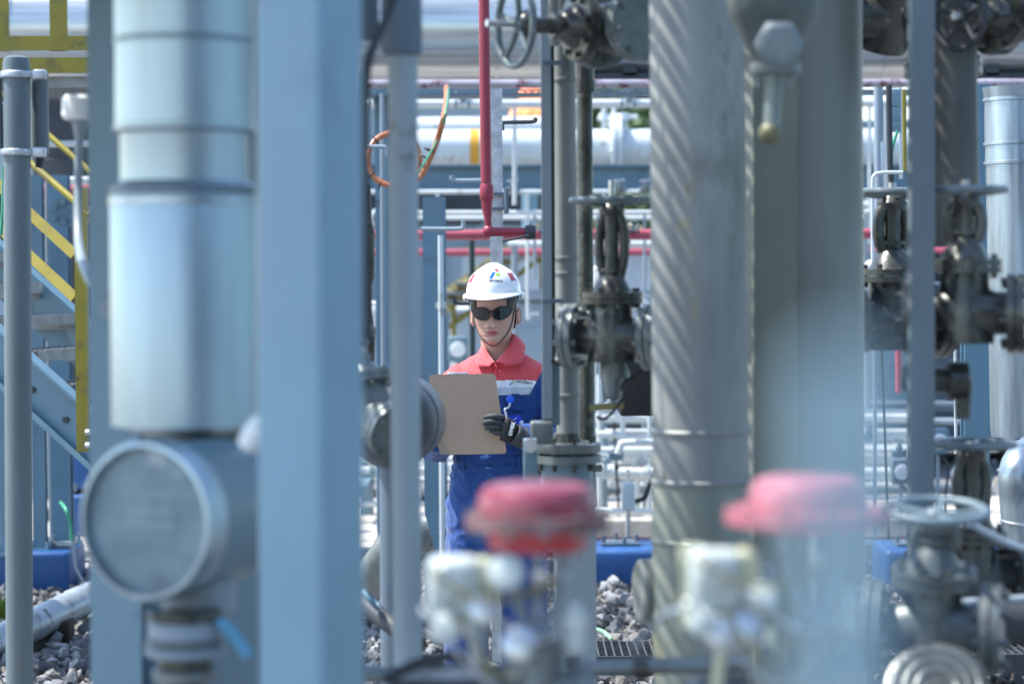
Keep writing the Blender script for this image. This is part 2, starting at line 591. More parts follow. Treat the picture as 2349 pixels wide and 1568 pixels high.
# ---------------------------------------------------------------- far background
def shed(name, label, u0, u1, v0, Y, depth, m, seed=0):
    a, b = P(u0, v0, Y), P(u1, v0, Y)
    o = thing(name, label, 'shed', ((a.x + b.x) / 2, Y + depth / 2, 0))
    mb = MB()
    W = b.x - a.x
    n = int(W / .18)
    poly = []
    for k in range(n):                                   # ribbed sheet cladding
        x = a.x + W * k / n
        e = .03 if k % 2 else 0
        poly += [(x, Y - e), (x + W / n * .55, Y - e)]
    poly += [(b.x, Y), (b.x, Y + depth), (a.x, Y + depth), (a.x, Y)]
    mb.prism([(p[0], p[1]) for p in poly], (0, 0, 0), (1, 0, 0), (0, 1, 0), a.z)
    mb.build('wall', m, o, smooth=False)
    r = MB()
    r.box(((a.x + b.x) / 2, Y + depth / 2, a.z + .06), (W + .4, depth + .5, .12))
    r.build('roof', M['paint'], o)
    d = MB()
    for k in range(3):
        x = a.x + W * (.2 + .3 * k)
        d.box((x, Y - .05, a.z - 1.4), (1.1, .06, .8))
    d.build('window', M['dark'], o)
    return o


shed('process_shed', 'long pale blue-grey clad shed far behind the worker', 700, 1330, 222, 34, 6, M['building'])
shed('analyser_shelter', 'white clad shelter far behind the red pipes', 1060, 1700, 560, 26, 4, M['building_lt'])
shed('switch_room', 'pale clad building behind the yellow stair at left', -60, 560, 260, 30, 5, M['building'])
shed('pump_house', 'pale clad building far behind the right hand valves', 1930, 2500, 300, 31, 5, M['building'])


def tree(x, Y, h, label):
    o = thing('tree', label, 'tree', (x, Y, 0), 'trees beyond the plant')
    t = MB()
    t.tube([(x, Y, 0), (x + .1, Y, h * .3), (x, Y + .1, h * .6)], [.22, .17, .08], 10)
    for k in range(7):
        a = k * 2.4
        t.tube([(x, Y, h * (.3 + .04 * k)), (x + math.cos(a) * h * .2, Y + math.sin(a) * h * .2, h * (.55 + .03 * k))], [.07, .03], 6)
    t.build('trunk', M['bark'], o)
    cl = []
    for k in range(26):
        a, rr = random.random() * 6.28, h * .3 * math.sqrt(random.random())
        cl.append((Vector((x + math.cos(a) * rr, Y + math.sin(a) * rr, h * (.42 + .52 * random.random()))), h * random.uniform(.07, .14)))
    c = MB()
    for q, rad in cl:
        for _ in range(120):
            d = Vector((random.gauss(0, 1), random.gauss(0, 1), random.gauss(0, .8)))
            p = q + d.normalized() * rad * random.random() ** .4
            n1 = Vector((random.gauss(0, 1), random.gauss(0, 1), random.gauss(0, 1))).normalized()
            n2 = n1.orthogonal().normalized() * .10
            n1 = n1 * .17
            c.add([p - n1, p + n2, p + n1, p - n2], [(0, 1, 2, 3)])
    c.build('crown', M['leaf'], o, smooth=False)


for u, Y, h, lab in ((1400, 62, 7.2, 'broad green tree far beyond the white flanged pipe'), (1500, 58, 6.6, 'bushy green tree far beyond the centre lagged pipe'),
                     (1330, 70, 6.4, 'small green tree far beyond the flare flame'), (1620, 66, 8.0, 'tall green tree hidden mostly behind the centre lagged pipe'),
                     (860, 66, 7.5, 'green tree far behind the pale shed at left')):
    tree(P(u, 600, Y).x, Y, h, lab)

# flare: a thin stack and its flame
fx = P(1214, 254, 27)
o = thing('flare_stack', 'thin flare stack with an orange flame behind the pipe rack', 'flare', (fx.x, 27, 0))
MB().lathe([(.09, 0), (.09, fx.z - .28), (.13, fx.z - .26), (.13, fx.z - .12)], (fx.x, 27, 0), (0, 0, 1), 14).build('stack', M['paint'], o)
fm = bpy.data.materials.new('flame'); fm.use_nodes = True
fb = fm.node_tree.nodes['Principled BSDF']
fb.inputs['Base Color'].default_value = (.9, .25, .08, 1)
tcn = fm.node_tree.nodes.new('ShaderNodeTexNoise'); tcn.inputs['Scale'].default_value = 6
rmp = fm.node_tree.nodes.new('ShaderNodeValToRGB')
rmp.color_ramp.elements[0].position = .38; rmp.color_ramp.elements[0].color = (1, .16, .05, 1)
rmp.color_ramp.elements[1].position = .62; rmp.color_ramp.elements[1].color = (1, .55, .25, 1)
fm.node_tree.links.new(tcn.outputs[0], rmp.inputs[0])
fm.node_tree.links.new(rmp.outputs[0], fb.inputs['Emission Color'])
fb.inputs['Emission Strength'].default_value = .5
fl = MB()
for dx, dz, sx, sz in ((-.05, -.02, .10, .12), (.05, .03, .12, .14), (.13, -.03, .09, .09), (.02, .16, .09, .10), (.10, .2, .07, .10)):
    n0 = len(fl.v)
    fl.ball((fx.x + dx * 1.5, 27, fx.z + dz * 1.4 - .06), (sx * 1.5, sx * 1.5, sz * 1.5), 14)
    for i in range(n0, len(fl.v)):
        p = Vector(fl.v[i]); fl.v[i] = tuple(p + Vector((noise.noise(p * 7), 0, noise.noise(p * 7 + Vector((3, 3, 3))))) * .05)
fl.build('flame', fm, o)

# ---------------------------------------------------------------- pipe bridge behind the worker
o = hpipe('lagged_header', 'very large lagged pipe crossing the whole top of the view', -400, 70, 2900, 74, 14, 14, 112, M['alu_h'], seams=14)
sad = MB()
for u in (380, 1440, 2260):
    p = P(u, 184, 14)
    sad = MB(); sad.box((p.x, 14, p.z), (.5, .4, .05)); sad.box((p.x, 14, p.z + .06), (.08, .4, .1))
    sad.build('saddle', M['dark'], o)
hpipe('handrail_pipe', 'thin rust-stained pipe running just under the large lagged header', -300, 196, 2800, 190, 13, 13, 10, mat('stained_pipe', (.40, .36, .40), .3, .3, .2, 8, dirt=((.16, .04, .05), 9, .52, .1)))
o = thing('cable_tray', 'perforated cable tray below the thin stained pipe', 'cable tray', P(1174, 212, 13.1))
ct = MB()
a, b = P(-300, 205, 13.15), P(2800, 205, 13.15)
hgt = px(15, 13.15)
n = 190
for k in range(n):                                        # slotted side rail: strips round each slot
    x0 = a.x + (b.x - a.x) * k / n; wd = (b.x - a.x) / n
    z = a.z + (b.z - a.z) * k / n
    ct.box((x0 + wd * .5, a.y, z - hgt * .15), (wd, .004, hgt * .3))
    ct.box((x0 + wd * .5, a.y, z - hgt * .88), (wd, .004, hgt * .24))
    ct.box((x0 + wd * .14, a.y, z - hgt * .53), (wd * .28, .004, hgt * .46))
ct.build('side_rail', M['paint'], o, smooth=False)
ct = MB(); ct.box(((a.x + b.x) / 2, a.y + .17, a.z - hgt - .004), (b.x - a.x, .34, .006)); ct.build('tray_floor', M['paint_dark'], o)

hpipe('service_pipe', 'white pipe above the flanged vessel line, level with the flame', 600, 240, 2400, 236, 16, 16, 10, M['white'], seams=6)
hpipe('vessel_line', 'wide white pipe with a yellow band and bolted flange pair', 930, 338, 2300, 335, 20, 20, 40, M['white'], flanges=(.352,), seams=0, band=(.108, .124, M['orange']))
hpipe('vessel_line', 'wide white pipe partly hidden behind the yellow banded one', 900, 296, 1290, 294, 22, 22, 26, M['white'], seams=3)
# drain fittings that stand on the flange pair
o = thing('vent_fitting', 'white vent valves standing on the bolted flange pair', 'valve', P(1410, 290, 20))
vf = MB()
for u, v0 in ((1385, 235), (1408, 228), (1432, 258)):
    a, b = P(u, 300, 20), P(u, v0, 20)
    vf.cyl(a, b, px(5, 20), n=12)
    vf.lathe([(px(11, 20), -.03), (px(11, 20), .03)], P(u, 268, 20), (0, 0, 1), 12)
vf.cyl(P(1370, 272, 20), P(1462, 268, 20), px(5, 20), n=10)
vf.build('vent_pipe', M['white'], o)

o = thing('bridge_beam', 'deep grey-blue steel beam carrying the white banded pipe', 'beam', P(1174, 410, 19))
bb = MB()
beam_h(bb, P(700, 412, 19), P(2500, 410, 19), .22, px(66, 19), .016, (0, 0, 1))
bb.build('beam', M['paint_blue'], o)
for i, (v, Y, r, lab) in enumerate(((438, 16.5, 5, 'thin white line crossing the deep beam web'), (486, 16, 5.5, 'thin white line below the deep beam'), (498, 17, 5, 'thin grey line close under another below the deep beam'))):
    hpipe('instrument_line', lab, 620, v + 3, 2400, v, Y, Y, r, M['white'], group='thin lines below the beam')
hpipe('fire_main', 'red horizontal pipe behind the worker above head height', 780, 540, 2300, 535, 14.5, 14.5, 12, M['pink_red'], seams=0, flanges=(.42,))
hpipe('fire_main', 'faded red pipe lower and farther behind the first red one', 780, 580, 2300, 575, 18, 18, 8, M['pink_red'])

# cross bracing and uprights of the bridge
column('bridge_column', 'tall blue-grey column left of the worker with a pale edge', 'column', 998, 452, 1300, 11.6, 52, 46, M['paint_blue'], z0=0)
st = thing('sample_standpipe', 'bare pale standpipe strapped to the blue-grey column', 'pipe', (P(1010, 600, 11.4).x, 11.38, 0))
MB().cyl((P(1010, 600, 11.38).x, 11.38, 0), P(1010, 540, 11.38), px(6, 11.4), n=14).build('tube', M['white'], st)
MB().box((P(1010, 700, 11.38).x, 11.41, P(1010, 700, 11.4).z), (.05, .03, .03)).build('strap', M['steel'], st)
column('bridge_column', 'grey column behind the slim lilac post at left', 'column', 882, 210, 1300, 13.4, 38, 40, M['paint_blue'], z0=0)
MBx = thing('drain_pipe', 'thin grey upright pipe left of the slim lilac post', 'pipe', (P(876, 600, 12.6).x, 12.6, 0))
MB().cyl((P(876, 600, 12.6).x, 12.6, 0), P(876, 215, 12.6), px(5, 12.6), n=14).build('tube', M['lilac'], MBx)
dp = thing('drain_pipe', 'thin dark green pole behind the worker at left of the hard hat', 'pipe', (P(1082, 600, 15).x, 15, 0))
MB().cyl((P(1082, 600, 15).x, 15, 0), P(1082, 545, 15), px(7, 15), n=14).build('tube', mat('dark_green_paint', (.015, .04, .045), .4), dp)
o = thing('strut_post', 'speckled galvanised strut post rising behind the hard hat', 'post', (P(1138, 400, 9.9).x, 9.9, 0))
sx, zt = P(1138, 500, 9.9).x, P(1138, 205, 9.9).z
sp = MB(); W = px(30, 9.9)
sp.prism([(-W / 2, -W / 2), (W / 2, -W / 2), (W / 2, W / 2), (W * .3, W / 2), (W * .3, -W * .38), (-W * .3, -W * .38), (-W * .3, W / 2), (-W / 2, W / 2)], (sx, 9.9, 0), (1, 0, 0), (0, 1, 0), zt)
sp.build('channel', M['galv'], o, smooth=False)
cl = MB(); q = P(1152, 462, 9.86)
for dv in (-.03, .03):
    cl.box(q + Vector((-.012, 0, dv)), (.07, .05, .012))
cl.bolts(q + Vector((.015, -.02, 0)), (0, 0, 1), .001, 1, .012, .05)
cl.build('clamp', M['paint_dark'], o)

# the dark red upright fire pipe in front of the strut
o = thing('fire_riser', 'dark red upright pipe with a reducer and elbow above the hard hat', 'pipe', P(1120, 530, 9.6))
rp = MB()
pts = [P(1109, -60, 9.6), P(1112, 200, 9.6), P(1115, 420, 9.6)]
rp.tube(pts, px(12.5, 9.6), 20)
rp.lathe([(px(12.5, 9.6), -px(8, 9.6)), (px(16, 9.6), 0), (px(16, 9.6), px(26, 9.6)), (px(12, 9.6), px(34, 9.6))], P(1116, 455, 9.6), (0, 0, 1), 22)
rp.tube([P(1116, 450, 9.6), P(1117, 480, 9.6), P(1119, 505, 9.6), P(1120, 520, 9.6)], [px(14, 9.6), px(12, 9.6), px(8, 9.6), px(8, 9.6)], 18)
rp.build('riser', M['red_pipe'], o)
el = MB()
el.ball(P(1120, 530, 9.6), px(14, 9.6), 18)
el.cyl(P(1120, 532, 9.6), P(1205, 531, 9.6), px(11, 9.6), px(9, 9.6), 18)
el.build('elbow', M['red_pipe'], o)
un = MB()
un.lathe([(px(15, 9.6), -px(12, 9.6)), (px(18, 9.6), 0), (px(15, 9.6), px(12, 9.6))], P(1216, 532, 9.6), (1, 0, .02), 8)
un.tube([P(1212, 540, 9.55), P(1185, 547, 9.5), P(1152, 553, 9.5)], px(3, 9.6), 8)
un.build('ball_valve', M['dark'], o)

# L-shaped grey cable hooks
for pts, lab in (([(1152, 300), (1152, 284), (1160, 281), (1222, 279), (1228, 270)], 'grey bent cable hook right of the dark red riser'),
                 ([(1108, 414), (1042, 414), (1036, 402)], 'pale bent cable hook left of the red reducer'),
                 ([(965, 525), (1050, 525), (1062, 519), (1062, 506)], 'grey bent cable hook at left above the hard hat'),
                 ([(830, 337), (875, 337), (886, 341), (888, 358)], 'grey bent cable hook inside the cable coil'),
                 ([(1040, 682), (1046, 694), (1080, 696)], 'dark bent cable hook just left of the hard hat brim')):
    Y = 10.2
    o = tag(MB().tube(smooth_path([P(u, v, Y) for u, v in pts], 5), px(5, Y), 10).build('cable_hook', M['lilac'] if 'dark' not in lab else M['dark']), lab, 'hook', 'cable hooks on the steelwork')

# coil of orange-brown cable
Y = 11.2
o = thing('cable_coil', 'orange-brown cable hanging in a coil from the cable tray', 'cable', P(905, 365, Y))
path = [P(1024, 200, 12.9), P(1024, 222, Y + .9), P(1019, 262, Y), P(1004, 318, Y), P(984, 368, Y), P(962, 408, Y)]
for t in range(2, 44):
    a = t * 2 * math.pi / 18
    path.append(P(902 + 60 * math.cos(a), 366 + 60 * math.sin(a), Y + .012 * t - .1 * math.sin(a * .5)))
c1 = MB().tube(smooth_path(path, 4), px(7, Y), 10).build('cable', M['copper'], o)
MB().tube(smooth_path([P(1028, 200, 12.8), P(1025, 240, Y), P(1008, 308, Y), P(978, 366, Y - .05), P(955, 400, Y - .05), P(935, 420, Y)], 6), px(2.4, Y), 8).build('earth_wire', M['green'], o)
for u, v, ax in ((985, 345, (1, .2, 2)), (972, 360, (1, 0, 2)), (963, 378, (1, 0, 1.6)), (862, 322, (1, 0, .8)), (850, 402, (1, 0, -1.2)), (872, 422, (1, 0, -.35))):
    MB().torus(P(u, v, Y), ax, px(12, Y), px(2.2, Y), 18, 6).build('cable_tie', M['black'], o)


# ---------------------------------------------------------------- yellow stair far behind the worker
def far_stair():
    o = thing('access_stair', 'pale yellow access stair far behind the worker', 'stairs', P(1100, 700, 20))
    Y = 20
    for nm, a, b, r, m in (('handrail', (1025, 680), (1262, 505), 6, M['yellow']), ('knee_rail', (1030, 750), (1262, 575), 6, M['yellow'])):
        MB().cyl(P(*a, Y), P(*b, Y), px(r, Y), n=10).build(nm, m, o)
    s = MB()
    a, b = P(1010, 700, Y + .4), P(1262, 520, Y + .4)
    d = (b - a).normalized()
    rot = Matrix((d, Vector((0, 1, 0)), d.cross(Vector((0, 1, 0))))).transposed()
    s.box((a + b) / 2, ((b - a).length, .03, .18), rot)
    s.build('stringer', mat('pale_yellow', (.62, .52, .22), .5), o)
    for k in range(9):
        p = a.lerp(b, (k + .5) / 9)
        MB().box(p + Vector((0, -.3, 0)), (.24, .6, .03)).build('tread', M['grating'], o)
    for u, v0, v1 in ((1243, 500, 860), (1040, 660, 780), (1140, 600, 720)):
        MB().cyl(P(u, v1, Y), P(u, v0, Y), px(6, Y), n=10).build('stanchion', M['yellow'], o)


far_stair()


# ---------------------------------------------------------------- skids, manifolds, boxes: the busy low background
def skid(name, label, u0, u1, v0, Y, depth, m, mtop=None):
    a, b = P(u0, v0, Y), P(u1, v0, Y)
    W = b.x - a.x; z = a.z; cx = (a.x + b.x) / 2
    o = thing(name, label, 'equipment', (cx, Y + depth / 2, 0))
    b1 = MB(); b1.rbox((cx, Y + depth / 2, z / 2 + .06), (W, depth, z - .12), r=.03); b1.build('cabinet', m, o)
    b2 = MB(); b2.rbox((cx, Y + depth / 2, z + .03), (W + .12, depth + .12, .05), r=.012); b2.build('lid', mtop or m, o)
    b3 = MB(); b3.rbox((cx, Y - .006, z * .55), (W * .8, .03, z * .6), r=.008); b3.build('door', m, o)
    b4 = MB()
    for s in (-1, 1): b4.box((cx + s * W * .38, Y + depth / 2, .06), (.12, depth, .12))
    b4.build('foot', M['dark'], o)
    return o


skid('control_cabinet', 'pale grey cabinet behind the right side of the hard hat', 1150, 1262, 690, 19, .8, M['building'])
skid('control_cabinet', 'pale cabinet with a white lid behind the left side of the hard hat', 1032, 1120, 720, 21.5, .8, M['building_lt'], M['white'])
skid('pump_skid', 'dark low pump skid behind the white pipe manifold', 1340, 1760, 900, 19.5, 1.2, M['dark'])
skid('pump_skid', 'dark equipment box behind the yellow stair posts at left', 70, 215, 222, 17, 1.2, M['dark'])
skid('pump_skid', 'dark low equipment behind the slim lilac post', 760, 1000, 1000, 19.5, 1.0, M['paint_dark'])
skid('control_cabinet', 'pale box far behind the lagged pipe at right', 1990, 2120, 560, 19, .8, M['paint'])
skid('pump_skid', 'dark equipment far behind the right hand gate valves', 1960, 2440, 640, 20, 1.4, M['paint_dark'])


def manifold(name, label, rows, Y, u0, u1, mp, legs):
    """a frame of parallel low pipes; one welded assembly"""
    zc = P(u0, rows[0][0], Y)
    o = thing(name, label, 'pipe manifold', (P((u0 + u1) / 2, 900, Y).x, Y, 0))
    for v, r, dy, a0, a1 in rows:
        a, b = P(u0 + a0, v, Y + dy), P(u1 + a1, v, Y + dy)
        MB().lathe([(px(r, Y), 0), (px(r, Y), (b - a).length)], a, b - a, 18).build('pipe', mp, o)
    for u in legs:
        t = P(u, rows[0][0] - 10, Y + .5)
        mb = MB(); mb.box((t.x, Y + .5, t.z / 2), (.09, .09, t.z)); mb.box((t.x, Y + .5, t.z * .6), (.07, 1.2, .06)); mb.build('support', M['paint'], o)
    return o


o = manifold('pipe_manifold', 'bank of white pipes low behind the centre lagged pipe', [(946, 9, .9, 0, 0), (958, 10, .2, 0, 0), (989, 6, .3, 0, 0), (1003, 7, .8, -330, -20), (1024, 6, .5, 40, 0), (1032, 8, 0, 0, 0), (1046, 12, .1, 0, 0), (1062, 6, .9, 0, 0), (1085, 14, -.2, 55, 0), (1086, 12, .9, 0, 0), (1112, 6, 1.0, 0, 0), (1172, 8, -.4, -40, 0)], 15, 1365, 2120, M['white'], (1376, 1560, 1900))
for u in (1400, 1480, 1700):
    v = MB(); p = P(u, 1085, 14.8)
    v.lathe([(px(20, 15), -.02), (px(20, 15), .02)], p, (1, 0, 0), 20); v.build('flange', M['white'], o)
bent = MB().tube(smooth_path([P(1370, 996, 14.6), P(1412, 996, 14.6), P(1424, 1001, 14.6), P(1436, 1012, 14.6), P(1448, 1015, 14.6), P(1500, 1014, 14.6)], 4), px(8, 14.6), 12); bent.build('pipe', M['white'], o)
bent = MB().tube(smooth_path([P(1416, 1040, 14.5), P(1424, 1022, 14.5), P(1434, 1015, 14.5), P(1520, 1014, 14.5)], 4), px(8, 14.6), 12); bent.build('pipe', M['white'], o)
o = thing('junction_box', 'small pale junction box on a stub below the white pipe bank', 'box', P(1440, 1140, 14))
MB().rbox(P(1440, 1137, 14), (px(30, 14), .12, px(64, 14)), r=.01).build('housing', M['white'], o)
MB().cyl(P(1440, 1075, 14), P(1440, 1108, 14), px(4, 14), n=10).build('stub', M['steel'], o)
MB().cyl(P(1440, 1165, 14), (P(1440, 1165, 14).x, 14, 0), px(6, 14), n=10).build('leg', M['steel'], o)
tag(MB().tube(smooth_path([P(1456, 1150, 14), P(1478, 1140, 14), P(1490, 1110, 14), P(1505, 1085, 14)], 6), px(6, 14), 10).build('hose', M['dark']), 'dark bent hose beside the small pale junction box', 'hose')
o = manifold('pipe_manifold', 'bank of white pipes low to the left of the worker', [(1052, 7, .1, 0, 0), (1066, 6, .5, 0, 0), (1078, 9, 0, 0, 0), (1100, 7, .6, 0, 0), (1155, 7, 0, 0, 0)], 15.3, 700, 1040, M['white'], (840, 1000))
for u in (860, 1000):
    v = MB(); p = P(u, 1078, 15.3)
    v.lathe([(px(18, 15), -.03), (px(18, 15), .03)], p, (1, 0, 0), 20); v.build('flange', M['paint'], o)

for k, (v, Y, m, lab) in enumerate(((1220, 14.3, 'concrete', 'pale concrete kerb nearest the blue footing'), (1245, 13.7, 'lilac', 'pale low pipe lying in front of the concrete kerb'))):
    a, b = P(1300, v, Y), P(2200, v, Y)
    if k == 0:
        q = MB(); q.rbox(((a.x + b.x) / 2, Y, .09), (b.x - a.x, .22, .18), r=.015)
        tag(q.build('concrete_kerb', M[m]), lab, 'kerb')
    else:
        hpipe('ground_pipe', lab, 1300, v, 2200, v, Y, Y, 9, M['white'])
hpipe('ground_pipe', 'thin dark pipe lying behind the pale ground pipe', 1300, 1236, 2200, 1235, 14, 14, 5, M['red_pipe'])


def footing(label, u0, u1, vtop, vbot, depth):
    Y = 1.7 * F / (vbot - 600.0)
    a, b = P(u0, vtop, Y), P(u1, vtop, Y)
    o = thing('foundation_block', label, 'foundation', ((a.x + b.x) / 2, Y + depth / 2, 0), 'blue painted foundation blocks')
    q = MB(); q.rbox(((a.x + b.x) / 2, Y + depth / 2, a.z / 2), (b.x - a.x, depth, a.z), r=.025)
    q.build('block', M['blue'], o)
    for s in (.25, .75):
        q = MB(); xx = a.x + (b.x - a.x) * s
        q.box((xx, Y + depth * .5, a.z + .008), (.2, .2, .016)); q.bolts((xx, Y + depth * .5, a.z + .02), (0, 0, 1), .09, 4, .012, .03)
        q.build('anchor_plate', M['paint_dark'], o)
    return o


footing('blue foundation block under the grey columns at far left', -60, 158, 1266, 1357, .5)
footing('small blue foundation behind the corner of the far left block', 150, 205, 1135, 1245, .3)
footing('long blue foundation block right of the grey support column', 1330, 1720, 1262, 1352, .55)
footing('small pale blue block low between lilac post and worker', 972, 1006, 1150, 1205, .3)
footing('blue foundation block far right behind the twin valves', 2030, 2360, 1262, 1372, .5)
skid('pump_skid', 'bright blue motor casing behind the yellow stair post', 108, 215, 985, 15.5, .6, M['blue'])

# ---------------------------------------------------------------- small fittings hung on the background lines
def by_label(txt):
    return next(o for o in col.objects if txt in str(o.get('label', '')))


def mini_valve(o, u, v, Y, s, up, m, wheel=True):
    c = P(u, v, Y); k = px(s, Y); z = Vector(up).normalized()
    q = MB()
    q.lathe([(k * .9, -k * .9), (k, 0), (k * .7, k * .9), (k * .7, k * 1.2), (k * .9, k * 1.25), (k * .9, k * 1.6), (k * .4, k * 1.8), (k * .35, k * 3.0)], c, z, 16)
    for sg in (-1, 1):
        q.lathe([(k * 1.3, -k * .2), (k * 1.3, k * .2)], c + Vector((sg * k * 1.5, 0, 0)), (1, 0, 0), 18)
    q.lathe([(k * .75, -k * 1.6), (k * .75, k * 1.6)], c, (1, 0, 0), 14)
    q.build('valve', m, o)
    if wheel:
        w_ = MB(); handwheel(w_, c + z * (k * 3.0), z, k * 1.5, k * .18, 4, .1, n=24); w_.build('handwheel', M['paint_dark'], o)


def drop(o, u, v0, v1, Y, r, m, bend=0):
    pts = [P(u, v0, Y), P(u, v1 - 6, Y), P(u + bend * .3, v1, Y), P(u + bend, v1 + 1, Y)] if bend else [P(u, v0, Y), P(u, v1, Y)]
    MB().tube(smooth_path(pts, 4) if bend else pts, px(r, Y), 12).build('drop_pipe', m, o)


sp = by_label('level with the flame')
for u, v1, r in ((868, 520, 6), (1180, 470, 5), (2030, 640, 6), (1994, 560, 4)):
    drop(sp, u, 240, v1, 16, r, M['white'])
for u in (860, 1060, 1440, 2050):
    mini_valve(sp, u, 238, 16, 10, (0, -.6, 1), M['paint'])
l1 = by_label('crossing the deep beam web')
for u, b in ((1384, 30), (1210, 26), (2056, 30), (1003, 22)):
    drop(l1, u, 438, 640 + b * 3, 16.5, 4, M['white'], b)
for u in (1176, 1420, 1480, 2010):
    mini_valve(l1, u, 438, 16.5, 8, (0, -.3, 1), M['valve_lt'])
l2 = by_label('thin white line below the deep beam')
for u, v1 in ((1372, 690), (1478, 730), (1226, 640), (2072, 720)):
    drop(l2, u, 486, v1, 16, 3.5, M['lilac'])
fm_ = by_label('red horizontal pipe behind the worker')
for u in (1450, 1240):
    mini_valve(fm_, u, 535, 14.5, 9, (0, -.8, .6), M['dark'])
for u, v0, v1 in ((1400, 535, 900), (2060, 535, 900)):
    drop(fm_, u, v0, v1, 14.5, 8, M['pink_red'])
mf = by_label('bank of white pipes low behind the centre')
for u, v, s in ((1395, 940, 9), (1440, 930, 12), (1478, 936, 10), (1412, 1046, 10), (1470, 1062, 9), (1384, 1085, 12), (1700, 946, 10), (1990, 1000, 10), (2060, 1040, 10)):
    mini_valve(mf, u, v, 14.6, s, (0, -.3, 1), M['white'] if s != 10 else M['paint'], s > 9)
for u, v0, v1 in ((1374, 860, 1200), (1428, 900, 1046), (1490, 940, 1180), (1462, 1085, 1175)):
    drop(mf, u, v0, v1, 15.1, 6, M['white'])
for v, Y, r in ((1190, 16.4, 6), (1150, 16.6, 10), (1120, 16.8, 12), (1012, 17, 9), (966, 17.2, 8), (930, 17.4, 12)):
    a, b = P(1340, v, Y), P(2200, v, Y)
    MB().cyl(a, b, px(r, Y), n=14).build('pipe', M['paint_dark'] if r > 9 else M['lilac'], mf)
ml = by_label('bank of white pipes low to the left')
for u, v, s in ((986, 1050, 10), (1012, 1078, 12), (866, 1060, 12), (1000, 1110, 10)):
    mini_valve(ml, u, v, 15, s, (0, -.3, 1), M['white'], True)


def instrument(label, u, v, Y, h, m, kind=0):
    """a small instrument head on its own stand-pipe"""
    c = P(u, v, Y); k = px(1, Y)
    o = thing('field_instrument', label, 'instrument', (c.x, Y, 0), 'field instruments on stand pipes')
    MB().cyl((c.x, Y, 0), c, 4.5 * k, n=12).build('stand_pipe', M['lilac'], o)
    q = MB()
    if kind == 0:
        q.lathe([(20 * k, -.04), (24 * k, -.03), (24 * k, .03), (20 * k, .04)], c, (.3, -1, 0), 24)
        q.lathe([(10 * k, 0), (12 * k, 22 * k), (9 * k, 34 * k)], c - Vector((0, 0, 44 * k)), (0, 0, 1), 16)
    else:
        q.rbox(c, (44 * k, .10, 58 * k), r=4 * k)
    q.build('head', m, o)
    q = MB()
    q.lathe([(17 * k, 0), (18 * k, .006), (14 * k, .01)], c + Vector((-.3, -1, 0)).normalized() * .04 if kind == 0 else c + Vector((0, -.05, 0)), (.0, -1, 0), 22)
    q.build('dial', M['white_box'], o)
    q = MB(); q.tube(smooth_path([c - Vector((0, 0, 30 * k)), c + Vector((24 * k, 0, -60 * k)), c + Vector((20 * k, .05, -160 * k)), Vector((c.x + 40 * k, Y + .1, .02))], 5), 3 * k, 8); q.build('cable', M['dark'], o)
    return o


instrument('grey boxed field instrument just right of the green-dark pole', 1050, 800, 16.5, 0, M['paint'], 1)
instrument('pale field instrument far behind the drain valve', 1476, 700, 16, 0, M['lilac'])
instrument('boxed white field instrument behind the level-wheel gate valve', 1380, 640, 15.2, 0, M['white_box'], 1)
instrument('grey field instrument left of the slim lilac post at mid height', 872, 500, 14.6, 0, M['lilac'])
instrument('white boxed instrument in the narrow gap left of the slim lilac post', 864, 720, 14.8, 0, M['white_box'], 1)
instrument('white field instrument seen between the grey-green pipe and the flat post', 2004, 620, 13.5, 0, M['white_box'])
instrument('grey boxed instrument low between the flat post and the dark blue column', 2150, 1010, 13.8, 0, M['paint'], 1)
instrument('pale field instrument low at right beside the thin white tube', 2206, 1090, 12.8, 0, M['lilac'])
instrument('dark blue-grey instrument low at right of the flat post', 2064, 1080, 14.2, 0, M['paint_dark'], 1)

for i, (u0, u1, v0, Y, lab) in enumerate(((1180, 1262, 560, 17.5, 'pale goalpost pipe frame behind the hard hat'), (1368, 1500, 560, 17.2, 'pale goalpost pipe frame behind the level-wheel gate valve'), (1985, 2120, 470, 17.0, 'pale goalpost pipe frame at right behind the flat post'))):
    o = thing('pipe_support', lab, 'frame', (P(u0, v0, Y).x, Y, 0), 'goalpost pipe frames')
    a, b = P(u0, v0, Y), P(u1, v0, Y)
    MB().cyl(a - Vector((.05, 0, 0)), b + Vector((.05, 0, 0)), px(8, Y), n=14).build('cross_pipe', M['white'], o)
    MB().cyl(P(u0, v0 + 110, Y), P(u1, v0 + 110, Y), px(6, Y), n=14).build('cross_pipe', M['lilac'], o)
    for p in (a, b):
        MB().cyl((p.x, Y, 0), p, px(8, Y), n=14).build('leg', M['lilac'], o)
